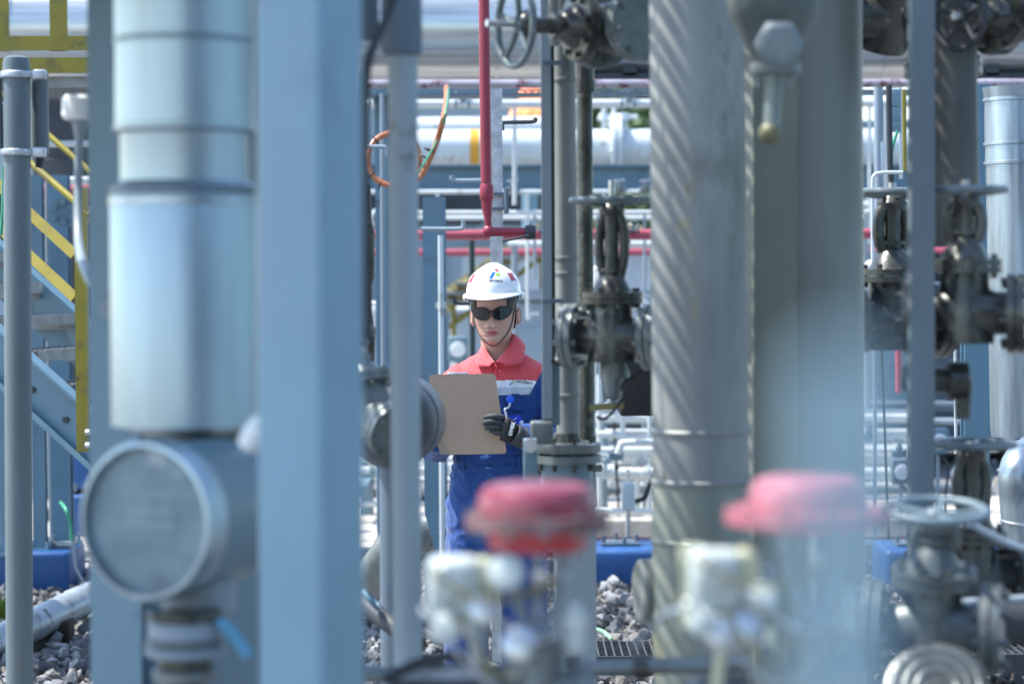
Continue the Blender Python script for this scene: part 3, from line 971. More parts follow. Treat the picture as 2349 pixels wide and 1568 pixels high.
# ---------------------------------------------------------------- stair and yellow railings at the left
def near_stair():
    yaw = R(-18)
    run = Vector((math.cos(yaw), math.sin(yaw), 0))           # downhill, to the right and towards the lens
    wid = Vector((-math.sin(yaw), math.cos(yaw), 0))          # across the treads, away from the lens
    sl = .80
    dn = Vector((run.x, run.y, -sl)).normalized()
    up = wid.cross(dn) * -1
    if up.z < 0: up = -up
    A = P(122, 850, 9.7)                                       # a point on the near stringer's top edge
    o = thing('steel_staircase', 'grey steel staircase with yellow handrail at far left', 'stairs', (A.x, A.y, 0))
    Wd = .70
    hv = px(135, 9.7) * math.cos(math.atan(sl))
    L0, L1 = -2.6, 1.25

    def stringer(off, side):
        mb = MB()
        t, fw = .010, .07
        s = -side
        poly = [(0, 0), (s * fw, 0), (s * fw, -t), (s * t, -t), (s * t, -hv + t), (s * fw, -hv + t), (s * fw, -hv), (0, -hv)]
        if s < 0: poly = poly[::-1]
        # cross-section axes: x across the stair, y up normal to the slope
        org = A + wid * off + dn * L0
        ax, ay = wid, up
        n = len(poly)
        va = [org + ax * p[0] + ay * p[1] for p in poly]
        vb = [p + dn * (L1 - L0) for p in va]
        mb.add(va + vb, [tuple(range(n)), tuple(reversed(range(n, 2 * n)))] + [(i, n + i, n + (i + 1) % n, (i + 1) % n) for i in range(n)])
        mb.build('stringer', M['paint_blue'], o)
    stringer(0, 1)
    stringer(Wd, -1)
    k = -13
    for k in range(-11, 8):
        s = k * .215 + .02
        if not (L0 < s < L1 - .15): continue
        c = A + dn * s + wid * (Wd / 2) - up * (hv * .42)
        tr = MB()
        rot = Matrix((run, wid, Vector((0, 0, 1)))).transposed()
        n = 9
        for j in range(n):
            tr.box(c + run * ((j - n / 2 + .5) * .026), (.006, Wd - .05, .032), rot)
        for j in range(14):
            tr.box(c + wid * ((j - 6.5) * .047) + Vector((0, 0, .012)), (.22, .006, .008), rot)
        tr.box(c + run * .118 + Vector((0, 0, -.004)), (.006, Wd - .05, .045), rot)
        tr.box(c + wid * (Wd / 2 - .03) - Vector((0, 0, .03)), (.22, .03, .04), rot)
        tr.build('tread', M['grating'], o)
    for s in (-.02, .17):
        b = MB(); b.lathe([(.014, -.02), (.014, 0)], A + dn * (s + .0) - up * (hv * .62) - wid * .0, wid, 6); b.build('bolt', M['dark'], o)
    # handrail on the near stringer
    q0, q1 = P(181, 430, 9.45), P(188, 1036, 9.45)
    W = px(25, 9.45)
    b = MB()
    b.prism([(-W / 2, 0), (W * .62, 0), (W * .62, .05), (W * .62 - .006, .05), (W * .62 - .006, .006), (-W / 2, .006)], q1, (1, 0, 0), (0, 1, 0), 0.001)
    b = MB()
    ax = (q0 - q1); ln = ax.length
    zz = ax.normalized(); xx = Vector((1, 0, 0)); xx = (xx - zz * xx.dot(zz)).normalized(); yy = zz.cross(xx)
    b.prism([(-W / 2, 0), (W * .62, 0), (W * .62, .05), (W * .62 - .006, .05), (W * .62 - .006, .006), (-W / 2, .006)], q1, xx, yy, ln)
    b.build('handrail_post', M['yellow'], o)
    for v in (990, 1020):
        n = MB(); n.lathe([(.013, 0), (.013, .02)], P(198, v, 9.44), (1, -.4, 0), 6); n.build('bolt', M['steel'], o)
    for (a, bq, nm, r, far) in (((-60, 262), (207, 492), 'handrail', 8, 9.45), ((-40, 178), (260, 440), 'handrail', 7, 10.2)):
        MB().cyl(P(*a, far + .35), P(*bq, far), px(r, far), n=16).build(nm, M['yellow'], o)
    for (a, bq) in (((-60, 372), (171, 584)), ((-60, 468), (171, 682))):
        pa, pb = P(*a, 9.8), P(*bq, 9.46)
        d = (pb - pa).normalized(); nn = d.cross(Vector((0, 1, 0))).normalized()
        m = MB(); m.box((pa + pb) / 2, ((pb - pa).length, .008, px(24, 9.6)), Matrix((d, d.cross(nn) * -1, nn)).transposed()); m.build('knee_rail', M['yellow'], o)
    return o


near_stair()

Y = 10.8
o = thing('platform_railing', 'yellow railing with kick plate along the raised grating at top left', 'railing', P(100, 150, Y))
for u, w_ in ((3, 34), (134, 40), (-140, 38)):
    q = MB(); a, b = P(u, -90, Y), P(u, 118, Y); q.box((a + b) / 2, (px(w_, Y), .012, (a - b).length)); q.build('stanchion', M['yellow'], o)
for v, h_, u1 in ((101, 33, 240), (152, 36, 240)):
    q = MB(); a, b = P(-260, v, Y), P(u1, v, Y); q.box((a + b) / 2 + Vector((0, -.014, 0)), ((b - a).length, .012, px(h_, Y))); q.build('kick_plate', M['yellow'], o)
q = MB()
a, b = P(-260, 124, Y + .1), P(260, 124, Y + .1)
for k in range(46):
    x = a.x + (b.x - a.x) * k / 45
    q.box((x, Y + .55, P(0, 186, Y).z), (.006, .9, .035))
q.box(((a.x + b.x) / 2, Y + .09, P(0, 186, Y).z), (b.x - a.x, .008, .05))
q.box(((a.x + b.x) / 2, Y + 1.0, P(0, 186, Y).z), (b.x - a.x, .008, .05))
q.build('grating_floor', M['grating'], o)
for u in (-100, 225):
    q = MB(); c = P(u, 192, Y + .5); q.box((c.x, Y + .55, c.z / 2 - .03), (.08, .08, c.z - .0)); q.build('leg', M['paint_blue'], o)

for u, Y, w_, lab in ((88, 12.6, 30, 'narrow blue-grey column just right of the capped grey pole'), (140, 12.9, 44, 'blue-grey column between the capped pole and the yellow stair post'), (14, 12.4, 30, 'blue-grey column at the extreme left edge')):
    column('stair_column', lab, 'column', u, 402 if u > 50 else 860, 1270, Y, w_, w_, M['paint_blue'], z0=P(0, 1268, 12.5).z)
o = thing('conduit', 'thin grey conduit clipped along the blue-grey column at left', 'pipe', P(112, 1000, 12.3))
MB().tube(smooth_path([P(106, 400, 12.3), P(110, 900, 12.3), P(116, 1200, 12.3), P(120, 1238, 12.3), P(140, 1244, 12.3), P(166, 1248, 12.3), P(174, 1300, 12.3), P(190, 1330, 12.3)], 6), px(3.4, 12.3), 8).build('tube', M['lilac'], o)
o = thing('blind_flange', 'round blue-grey blind flange with bolts behind the yellow rails', 'flange', P(147, 487, 11.9))
MB().lathe([(px(33, 12), 0), (px(33, 12), .03), (px(30, 12), .05)], P(147, 487, 11.9), (0, 1, 0), 32).build('plate', M['paint_blue'], o)
for k in range(6):
    a = k * math.pi / 3 + .5
    p = P(147 + 23 * math.cos(a), 487 + 23 * math.sin(a), 11.9)
    MB().lathe([(.014, -.025), (.014, 0)], p, (0, 1, 0), 6).build('bolt', M['paint'], o)
MB().lathe([(px(22, 12), .05), (px(22, 12), .6)], P(147, 487, 11.9), (0, 1, 0), 20).build('nozzle', M['red_pipe'], o)
hpipe('white_line', 'bright white pipe end seen above the yellow far handrail', 110, 331, 400, 327, 14, 14, 7, M['white'])
hpipe('white_line', 'bright white pipe crossing behind the yellow stair post top', 120, 415, 400, 412, 14.5, 14.5, 9, M['white'])
hpipe('red_line', 'dull red pipe behind the round blue-grey blind flange', 60, 444, 400, 440, 15, 15, 22, M['red_pipe'])
tag(MB().tube(smooth_path([P(8, 380, 8.5), P(6, 480, 8.5), P(2, 540, 8.5)], 5), px(4, 8.5), 8).build('earth_cable', M['green']), 'green earth cable at the upper left edge', 'cable')
tag(MB().tube(smooth_path([P(138, 1150, 12.3), P(152, 1170, 12.2), P(162, 1205, 12.2), P(164, 1240, 12.2)], 5), px(4, 12.2), 8).build('earth_cable', M['green']), 'green earth cable bending down to the small blue foundation at left', 'cable')

# pipe lying over the stones, with flaking paint
o = thing('ground_line', 'flaking pale pipe lying on timber over the stones at lower left', 'pipe', P(110, 1440, 10.5))
pm = mat('flaking_paint', (.34, .40, .44), .35, .3, .2, 6, dirt=[((.05, .045, .05), 8, .58, .015), ((.26, .29, .31), 4, .5, .15)])
a, b = P(-120, 1530, 9.75), P(380, 1282, 12.2)
L = (b - a).length; r = px(37, 10.6)
MB().lathe([(r, 0), (r, L * .52), (r * 1.04, L * .523), (r * 1.04, L * .56), (r, L * .563), (r, L)], a, b - a, 36).build('pipe_run', pm, o)
q = MB(); c = P(96, 1480, 10.75); q.rbox((c.x, 10.78, .04), (.26, .14, .14), r=.006)
tag(q.build('timber_block', M['wood']), 'dark timber block propping up the flaking pipe', 'timber')
q = MB(); c = P(0, 1520, 10.1); q.rbox((c.x, 10.15, .05), (.2, .12, .1), r=.006)


# small green weed among the stones
o = thing('weed', 'small yellow-green weed growing by the flaking pipe', 'plant', P(12, 1480, 11.2))
q = MB()
for k in range(60):
    a = random.random() * 6.28; ln = random.uniform(.05, .14)
    p = P(10 + random.uniform(-18, 18), 1500, 11.3); p.z = .04
    d = Vector((math.cos(a) * .5, math.sin(a) * .5, 1)).normalized()
    n2 = d.orthogonal().normalized() * .008
    q.add([p - n2, p + n2, p + d * ln + n2 * .3, p + d * ln * 1.1], [(0, 1, 2, 3)])
q.build('leaves', mat('weed_leaf', (.12, .2, .03), .6), o, smooth=False)


# ---------------------------------------------------------------- capped grey pole with clamps, left edge
Y = 6.9
o = thing('capped_pole', 'weathered grey round pole with cap and ring clamps at the left edge', 'pole', (P(42, 1000, Y).x, Y, 0))
x0, x1 = P(38, 140, Y), P(45, 1500, Y)
d = (x1 - x0); r = px(31, Y)
bot = x0 + d * (x0.z / -d.z)
MB().lathe([(r, 0), (r, (x0 - bot).length - .01), (r * .92, (x0 - bot).length + .008), (r * .5, (x0 - bot).length + .014)], bot, x0 - bot, 32).build('shaft', M['post'], o)
for v in (172, 350):
    c = P(39, v, Y)
    k = MB(); k.torus(c, (0, 0, 1), r * 1.1, px(5, Y), 32, 8, sq=1.6)
    k.box(c + Vector((-r * 1.5, -.005, 0)), (r * .8, .02, px(16, Y)))
    k.rbox(c + Vector((r * 1.65, 0, 0)), (r * 1.0, .03, px(22, Y)), r=.004)
    k.build('ring_clamp', M['galv'], o)
p2 = thing('clamped_pipe', 'short grey pipe strapped beside the capped pole', 'pipe', P(90, 260, Y + .05))
a, b = P(90, 168, Y + .06), P(92, 352, Y + .06)
MB().lathe([(px(21, Y), 0), (px(21, Y), (b - a).length)], a, b - a, 24).build('pipe_run', M['post'], p2)
MB().tube([P(92, 350, Y + .05), P(90, 372, Y + .05), P(88, 385, Y + .05)], [px(14, Y), px(10, Y), px(8, Y)], 12).build('drain', M['dark'], p2)
q = MB()
q.cyl(P(-6, 170, Y), P(-2, 355, Y), px(10, Y), n=14)
tag(q.build('clamped_pipe', M['post']), 'sliver of grey pipe left of the capped pole', 'pipe')

# ---------------------------------------------------------------- support post right of the worker
Y = 6.1
o = thing('support_post', 'pale channel post hiding the arm of the worker', 'post', (P(1256, 700, Y).x, Y + .1, 0))
a, b = P(1249, -60, Y), P(1256, 960, Y)
W = px(24, Y)
zz = (a - b).normalized()
MB().prism([(-W * .5, 0), (W * .45, 0), (W * .45, .012), (-W * .38, .012), (-W * .38, .05), (-W * .5, .05)], b, (1, 0, 0), (0, 1, 0), (a - b).length).build('channel', M['lilac'], o)
MB().prism([(-.008, 0), (.008, 0), (.008, .006), (-.008, .006)], P(1267, 826, Y + .02), (1, 0, 0), (0, 1, 0), (P(1267, -60, Y).z - P(1267, 826, Y).z)).build('dark_gap_strip', M['black'], o)  # black strip added to imitate the dark gap beside the channel
MB().box(P(1264, 900, Y + .03), (px(40, Y), .01, px(150, Y))).build('cover_plate', M['paint'], o)
MB().cyl(P(1266, 822, Y), P(1290, 832, Y), px(9, Y), n=12).build('strip_end', M['black'], o)
for v in (145, 690):
    MB().box(P(1268, v, Y - .02), (px(48, Y), .02, px(10, Y))).build('bracket', M['paint_dark'], o)
o = thing('jacketed_riser', 'upright silver pipe with dark seam lines beside the channel post', 'pipe', (P(1296, 700, Y).x, Y + .05, .9))
a, b = P(1290, -60, Y + .1), P(1303, 1000, Y + .1)
L = (a - b).length; r = px(27, Y)
sg = lambda v: L * (1000 - v) / 1060
prof = [(r, 0)]
for v in (905, 625, 590, 182):
    prof += [(r, sg(v) - .004), (r * 1.1, sg(v) - .003), (r * 1.1, sg(v) + .003), (r, sg(v) + .004)]
prof.append((r, L))
MB().lathe(prof, b, a - b, 30).build('jacket', M['alu_old'], o)
o = thing('dark_riser', 'dark steel riser behind the silver upright pipe', 'pipe', (P(1342, 700, Y).x, Y + .3, .9))
q = MB()
a, b = P(1340, 175, Y + .25), P(1345, 1010, Y + .25)
q.lathe([(px(19, Y), 0), (px(19, Y), (a - b).length)], b, a - b, 24); q.build('pipe_run', M['valve'], o)
q = MB(); q.lathe([(px(26, Y), 0), (px(26, Y), .03)], P(1341, 212, Y + .2), (0, 0, 1), 24); q.lathe([(px(22, Y), 0), (px(22, Y), .2), (px(30, Y), .22)], P(1341, 210, Y + .2), (0, 0, 1), 24); q.build('coupling', M['valve'], o)

o = thing('support_column', 'broad grey support column with rust specks below the bolted flange', 'column', (P(1318, 1300, Y).x, Y + .3, 0))
q = MB(); c = P(1318, 1280, Y + .35); W = px(96, Y + .3)
rustp = mat('rust_specked_paint', (.30, .36, .40), .45, 0, .08, 3, dirt=[((.16, .075, .035), 11, .66, .02), ((.2, .18, .15), 5, .62, .1)])
zt = P(1318, 1105, Y).z
beam_h(q, (c.x, Y + .35, 0), (c.x, Y + .35, zt), W, W, .012, (0, -1, 0)); q.build('shaft', rustp, o)
q = MB(); q.box((c.x, Y + .35, zt + .01), (W * 1.3, W * 1.2, .02)); q.build('head_plate', M['valve_lt'], o)
q = MB(); q.cyl(P(1272, 1470, Y + .18), P(1276, 1285, Y + .18), px(3, Y), n=8); q.build('wire', M['steel'], o)

o = thing('flange_base', 'grey bolted flange joint at the foot of the silver upright pipe', 'flange', P(1300, 1020, Y))
fc = P(1300, 1022, Y + .1)
q = MB(); q.lathe([(px(78, Y), -px(14, Y)), (px(80, Y), -px(10, Y)), (px(80, Y), px(6, Y)), (px(76, Y), px(8, Y))], fc, (0, 0, 1), 40); q.build('flange', M['valve_lt'], o)
q = MB(); q.lathe([(px(80, Y), -px(10, Y)), (px(80, Y), px(8, Y))], fc - Vector((0, 0, px(28, Y))), (0, 0, 1), 40); q.build('flange', M['valve_lt'], o)
for k in range(8):
    a = k * math.pi / 4 + .25
    p = fc + Vector((math.cos(a), math.sin(a), 0)) * px(64, Y)
    MB().lathe([(px(5, Y), -px(56, Y)), (px(5, Y), px(22, Y))], p, (0, 0, 1), 8).build('stud', M['valve'], o)
q = MB(); q.lathe([(px(60, Y), 0), (px(60, Y), px(70, Y))], fc - Vector((0, 0, px(108, Y))), (0, 0, 1), 32); q.build('neck', M['paint'], o)
q = MB(); q.lathe([(px(34, Y), 0), (px(30, Y), px(22, Y))], fc + Vector((0, 0, px(8, Y))), (0, 0, 1), 28); q.build('collar', M['valve'], o)
q = MB(); q.rbox(P(1242, 992, Y), (px(52, Y), .05, px(54, Y)), r=.006); q.build('lug', M['valve_lt'], o)
q = MB(); q.rbox(P(1216, 1052, Y - .1), (px(32, Y), .04, px(92, Y)), r=.004); q.build('bracket', M['paint'], o)
q = MB(); q.lathe([(px(16, Y), 0), (px(16, Y), .03)], P(1216, 1022, Y - .13), (0, 1, 0), 16); q.build('bolt', M['steel'], o)

# gate valve beside the post, wheel edge-on
gate_valve('gate_valve', 'dark gate valve with level handwheel standing right of the channel post', P(1404, 772, 5.9), (0, 0, 1), (.93, -.36, 0), px(38, 5.9), M['valve'], M['wheel'], px(92, 5.9), 1.33, rise=.22, mf=M['valve_lt'])
# drain hanging under it
o = thing('drain_valve', 'small dark drain valve hanging below the level-wheel gate valve', 'valve', P(1400, 900, 5.95))
q = MB(); q.lathe([(px(34, 6), -.02), (px(34, 6), .02)], P(1410, 848, 5.95), (0, 0, 1), 24); q.lathe([(px(20, 6), 0), (px(26, 6), .05), (px(18, 6), .09)], P(1405, 912, 5.95), (0, 0, 1), 20); q.build('body', M['valve_lt'], o)
q = MB(); q.cyl(P(1352, 935, 5.95), P(1430, 928, 5.95), px(8, 6), n=14); q.build('outlet', M['brass'], o)
q = MB(); q.tube(smooth_path([P(1440, 830, 5.9), P(1452, 880, 5.9), P(1420, 925, 5.9), P(1388, 960, 5.9), P(1368, 955, 5.9)], 6), px(3.4, 6), 8); q.tube(smooth_path([P(1488, 838, 5.9), P(1460, 862, 5.9), P(1432, 876, 5.9), P(1425, 895, 5.9)], 6), px(5, 6), 8); q.build('wire_loop', M['black'], o)
o = thing('dark_bracket', 'dark box-shaped bracket behind the small drain valve', 'bracket', P(1460, 880, 7))
MB().rbox(P(1460, 860, 7.4), (px(90, 7), .2, px(190, 7)), r=.01).build('plate', M['black'], o)

# valve at the top with its handwheel facing left
gate_valve('gate_valve', 'dark gate valve with spoked handwheel facing left at top centre', P(1420, 66, 5.7), (-.90, -.43, .0), (.43, -.90, 0), px(42, 5.7), M['valve'], M['wheel'], px(92, 5.7), .72, rise=.30, mf=M['valve_lt'])
o = thing('flanged_line', 'dark flanged pipe end at the top beside the centre lagged pipe', 'pipe', P(1490, 60, 5.9))
q = MB(); q.lathe([(px(60, 6), -.02), (px(60, 6), .02)], P(1462, 66, 6.1), (1, .4, 0), 28); q.lathe([(px(60, 6), -.02), (px(60, 6), .02)], P(1478, 66, 6.12), (1, .4, 0), 28); q.bolts(P(1470, 66, 6.1), (1, .4, 0), px(48, 6), 8, px(6, 6), .06); q.build('flange', M['valve_lt'], o)
q = MB(); q.cyl(P(1380, 60, 6.0), P(1700, 60, 6.6), px(36, 6), n=28); q.build('pipe_run', M['valve'], o)
o = thing('header_branch', 'thin pale tube running down from the top beside the spoked handwheel', 'pipe', P(1270, 40, 5.8))
MB().tube([P(1268, -60, 5.85), P(1270, 40, 5.85), P(1272, 100, 5.9)], px(12, 5.9), 14).build('tube', M['alu_old'], o)

# ---------------------------------------------------------------- clutter left of the worker, behind the slim post
Y = 6.3
o = thing('globe_valve', 'small brown-green valve stack seen left of the slim lilac post', 'valve', P(848, 620, Y))
q = MB(); q.lathe([(px(10, Y), 0), (px(13, Y), .06), (px(10, Y), .1), (px(6, Y), .14), (px(6, Y), .2), (px(12, Y), .22), (px(14, Y), .34), (px(8, Y), .36), (px(5, Y), .46)], P(848, 830, Y), (0, 0, 1), 20); q.build('body', M['valve'], o)
q = MB(); q.lathe([(px(11, Y), 0), (px(11, Y), .06)], P(848, 625, Y), (0, 0, 1), 16); q.build('collar', M['brass'], o)
q = MB(); q.lathe([(px(10, Y), 0), (px(12, Y), .015), (px(10, Y), .03)], P(848, 552, Y), (0, 0, 1), 16); q.build('knob', M['pink_red'], o)
q = MB(); q.cyl(P(848, 620, Y), P(848, 550, Y), px(5, Y), n=10); q.build('stem', M['steel'], o)
gate_valve('gate_valve', 'large dark valve body tilted behind the slim lilac post', P(862, 950, 5.6), (-.25, .3, .9), (.5, -.75, -.35), px(34, 5.6), M['valve_lt'], M['wheel'], px(44, 5.6), .6, rise=.2, flanges=(1, 1))
o = thing('filter_drum', 'dull grey round drum behind the slim lilac post beside the clipboard', 'vessel', P(930, 970, 6.2))
q = MB(); c = P(899, 968, 6.2); rr = px(104, 6.2)
q.lathe([(rr * .15, -.10), (rr * .6, -.085), (rr * .9, -.05), (rr, 0), (rr, .16), (rr * .9, .2), (rr * .3, .24)], c, (.12, 1, 0), 48); q.build('shell', mat('dark_drum_paint', (.055, .07, .085), .45, 0, .2, 6, dirt=((.12, .13, .13), 9, .6, .08)), o)
q = MB(); q.torus(c + Vector((0, .02, 0)), (.12, 1, 0), rr * 1.0, .007, 56, 8); q.build('rim', M['paint_dark'], o)
q = MB(); q.tube([c + Vector((0, .1, 0)), Vector((c.x, c.y + .1, 0))], .04, 14); q.build('leg', M['paint_dark'], o)
o = thing('lagged_elbow', 'grey pipe bend behind the bottom of the slim lilac post', 'pipe', P(910, 1260, 6.6))
q = MB(); q.tube(smooth_path([P(850, 1330, 7), P(880, 1290, 6.9), P(920, 1240, 6.8), P(985, 1218, 6.8)], 6), px(46, 6.8), 24); q.build('bend', M['valve_lt'], o)
o = thing('pipe_stub', 'dark slanting pipe near the ground left of the slim lilac post', 'pipe', P(860, 1440, 6.2))
q = MB(); q.cyl(P(790, 1350, 6.2), P(960, 1480, 5.9), px(22, 6), n=18); q.build('pipe_run', M['dark'], o)
q = MB(); q.torus(P(852, 1375, 6), (1, 0, .8), px(26, 6), px(6, 6), 22, 8); q.build('clamp', M['paint_blue'], o)

# grating walkway over the stones
Yg = 9.0
za = 1.7 - (1478 - 600) / F * 9.45
o = thing('grating_walkway', 'dark low grating walkway crossing the stones at the bottom', 'walkway', (.9, 9.2, 0))
g = MB()
x0, x1 = P(1190, 1490, 9.2).x, P(2500, 1490, 9.2).x
n = int((x1 - x0) / .03)
for k in range(n):
    g.box((x0 + .03 * k, 9.22, za), (.005, .44, .035))
for k in range(9):
    g.box(((x0 + x1) / 2, 9.02 + .05 * k, za + .006), (x1 - x0, .006, .01))
g.build('grating_panel', M['walk'], o, smooth=False)
g = MB(); g.box(((x0 + x1) / 2, 8.99, za - .012), (x1 - x0, .01, .07)); g.build('edge_bar', M['dark'], o)
for k in range(5):
    g = MB(); g.box((x0 + (x1 - x0) * (k + .5) / 5, 9.22, za / 2 - .02), (.06, .36, za - .02)); g.build('foot', M['paint_dark'], o)
tag(MB().tube(smooth_path([P(1362, 1440, 10.6), P(1385, 1448, 10.5), P(1402, 1465, 10.3)], 5), px(4, 10.5), 8).build('earth_cable', mat('pale_green_wire', (.25, .55, .3), .5)), 'pale green cable lying on the stones beside the grating', 'cable')
# ---------------------------------------------------------------- overhead grating that throws the slatted shade
o = thing('overhead_grating', 'grating platform overhead that throws slatted shade on the pipes', 'platform', (-.4, 4.9, 2.62))
g = MB()
x0, x1, y0, y1, zg = -1.35, 1.2, 5.06, 5.98, 2.62
n = int((x1 - x0) / .032)
for k in range(n + 1):
    if k % 23 == 7: continue                                     # a missing bar here and there
    g.box((x0 + (x1 - x0) * k / n + random.uniform(-.0045, .0045), (y0 + y1) / 2, zg), (random.uniform(.004, .009), y1 - y0, random.uniform(.022, .03)))
for k in range(16):
    g.box(((x0 + x1) / 2, y0 + (y1 - y0) * k / 15, zg + .012), (x1 - x0, .006, .008))
g.build('grating_panel', M['grating'], o, smooth=False)
for y in (y0, y1):
    g = MB(); g.box(((x0 + x1) / 2, y, zg - .02), (x1 - x0 + .02, .012, .09)); g.build('edge_bar', M['paint'], o)


o = thing('added_shade_deck', 'unseen plate deck added overhead to shade the left foreground', 'platform', (-1.3, 4.1, 2.46))  # added above the view to throw shade on the left foreground
for y in (3.65, 4.55):
    g = MB(); g.rbox((-1.31, y, 2.46), (1.98, .894, .008), r=.002); g.build('shade_plate', M['paint_dark'], o)
for y in (3.24, 4.1, 4.96):
    g = MB(); g.box((-1.31, y, 2.405), (1.98, .06, .10)); g.build('shade_plate_bar', M['paint'], o)


# ---------------------------------------------------------------- left foreground: column, lagged pipe, transmitter
def vcol(u0, v0, u1, v1, Y):
    return P(u0, v0, Y), P(u1, v1, Y)


Y = 4.5
o = thing('steel_column', 'blue-grey H column left of the wide lagged pipe', 'column', (P(272, 1000, Y).x, Y, 0))
a, b = vcol(276, -120, 284, 1568, Y)
q = MB(); W = px(118, Y)
b = b + (b - a).normalized() * .35
beam_h(q, b, a, W, W * 1.1, .008, (-.12, -1, 0)); q.build('shaft', M['paint_mid'], o)
Y = 4.85
o = thing('steel_column', 'blue-grey H column behind the wide lagged pipe', 'column', (P(480, 1000, Y).x, Y, 0))
a, b = vcol(478, -120, 486, 1568, Y)
b = b + (b - a).normalized() * .3
q = MB(); W = px(228, Y); beam_h(q, b, a, W, W, .009, (0, -1, 0)); q.build('shaft', M['paint'], o)

Y = 4.0
o = thing('lagged_pipe', 'wide silver lagged pipe with stepped sleeves in the left foreground', 'pipe', P(430, 980, Y))
a, b = P(421, -150, Y), P(428, 990, Y)
L = (a - b).length
hh = lambda v: L * (990 - v) / 1140
R0, R1, R2 = px(158, Y), px(147, Y), px(171, Y)
prof = [(px(60, Y), hh(988)), (px(128, Y), hh(986)), (px(132, Y), hh(975)), (R2 - .002, hh(974)), (R2, hh(972)), (R2, hh(452)), (R2 - .001, hh(448)), (R2 * .985, hh(440)), (R2 * .97, hh(428)), (R1 + .003, hh(418)), (R1, hh(414)),
        (R1, hh(312)), (R1 + .001, hh(304)), (R0 + .001, hh(302)), (R0 + .0015, hh(288)), (R0, hh(286)), (R0 - .001, hh(104)), (R0 + .0015, hh(101)), (R0 + .0015, hh(88)), (R0, hh(86)), (R0, hh(-150))]
MB().lathe(prof, b, a - b, 72, up=(1, 0, 0)).build('jacket', M['alu'], o)
bd = MB(); bd.lathe([(R2 + .0005, hh(470)), (R2 + .002, hh(468)), (R2 + .002, hh(452)), (R2 + .0005, hh(450))], b, a - b, 72, cap=False); bd.build('band', M['alu2'], o)
for v in (94, 301, 430, 441):
    s_ = MB(); rr_ = {94: R0, 301: R0, 430: R2 * .985, 441: R2}[v] + .0022; s_.lathe([(rr_ - .003, hh(v + 4)), (rr_, hh(v + 3)), (rr_, hh(v - 3)), (rr_ - .003, hh(v - 4))], b, a - b, 72, cap=False); s_.build('seam', M['paint_dark'], o)
lg = MB(); lg.rbox(P(572, 560, Y - .01), (px(20, Y), .02, px(60, Y)), r=.003); lg.build('latch', M['brass'], o)
nk = MB(); c = P(445, 1000, Y); nk.lathe([(px(112, Y), -.01), (px(112, Y), .02)], c, (0, 0, 1), 32); nk.lathe([(px(60, Y), -.16), (px(60, Y), 0)], c, (0, 0, 1), 24); nk.build('neck', M['valve'], o)

# transmitter with round cover
Y = 3.72
o = thing('transmitter', 'round grey instrument housing under the wide lagged pipe', 'instrument', P(350, 1190, Y))
ax = Vector((-.46, -.89, .02)).normalized()
c = P(345, 1192, Y); r = px(180, Y)
q = MB()
q.lathe([(r * .55, -.225), (r * .86, -.218), (r * .97, -.19), (r * .97, -.045), (r * .985, -.042), (r * .985, -.036)], c, ax, 64); q.build('barrel', M['paint'], o)
q = MB()
q.lathe([(r * .98, -.036), (r * 1.03, -.03), (r * 1.05, -.018), (r * 1.05, .006), (r * 1.0, .018), (r * .945, .019), (r * .935, .010), (r * .93, .002)], c, ax, 72, cap=False); q.build('cover_ring', M['alu'], o)
q = MB()
q.lathe([(r * .935, 0), (r * .935, .003), (r * .2, .0035)], c, ax, 48); q.build('cover_disc', mat('dull_cover', (.16, .235, .27), .42, .1, .35, 9, bump=.1, bscale=20, dirt=((.36, .4, .42), 12, .62, .1)), o)
x, y, z = basis(ax, (0, 0, 1))
for k, (dy, wd) in enumerate(((.35, .9), (.12, .6), (-.05, .8))):
    q = MB(); q.box(c + ax * .0042 + y * (r * dy), (r * wd, r * .05, .0012), Matrix((x, y, z)).transposed()); q.build('nameplate_line', mat('worn_lettering', (.24, .33, .35), .5), o)
for a in (2.2, 5.4):
    MB().lathe([(.006, 0), (.006, .016)], c + (x * math.cos(a) + y * math.sin(a)) * r * .97, ax, 10).build('cover_screw', M['steel'], o)
q = MB(); hp = c - ax * .13
q.lathe([(px(95, Y), -px(60, Y)), (px(88, Y), -px(225, Y)), (px(70, Y), -px(240, Y))], hp, (0, 0, 1), 32); q.build('neck', M['lilac'], o)
q = MB(); hb = P(566, 1024, 3.52)
q.lathe([(px(26, 3.3), 0), (px(32, 3.3), .02), (px(30, 3.3), .04), (px(20, 3.3), .055)], hb, (.5, -.2, .7), 20); q.build('cable_plug', M['white_box'], o)

o = thing('union_joint', 'stacked grey union rings below the round instrument housing', 'fitting', P(420, 1470, 2.4))
Yn = 3.75
for v0, v1, r_, m in ((1398, 1420, 88, 'valve'), (1420, 1462, 86, 'lilac'), (1464, 1478, 92, 'valve_lt'), (1480, 1500, 92, 'lilac'), (1500, 1530, 62, 'valve'), (1530, 1560, 74, 'valve_lt'), (1560, 1640, 50, 'valve')):
    q = MB(); c0, c1 = P(425, v0, Yn), P(425, v1, Yn); rr = px(r_, Yn)
    q.lathe([(rr * .94, 0), (rr, .003), (rr, (c0 - c1).length - .003), (rr * .94, (c0 - c1).length)], c1, (0, 0, 1), 36); q.build('ring', M[m], o)
q = MB(); q.tube(smooth_path([P(500, 1420, Yn - .03), P(535, 1455, Yn - .03), P(560, 1490, Yn - .03), P(572, 1505, Yn - .03)], 5), [px(10, Yn)] + [px(15, Yn)] * 14 + [px(12, Yn)], 12); q.build('lever', mat('pale_blue_grip', (.10, .30, .45), .4), o)

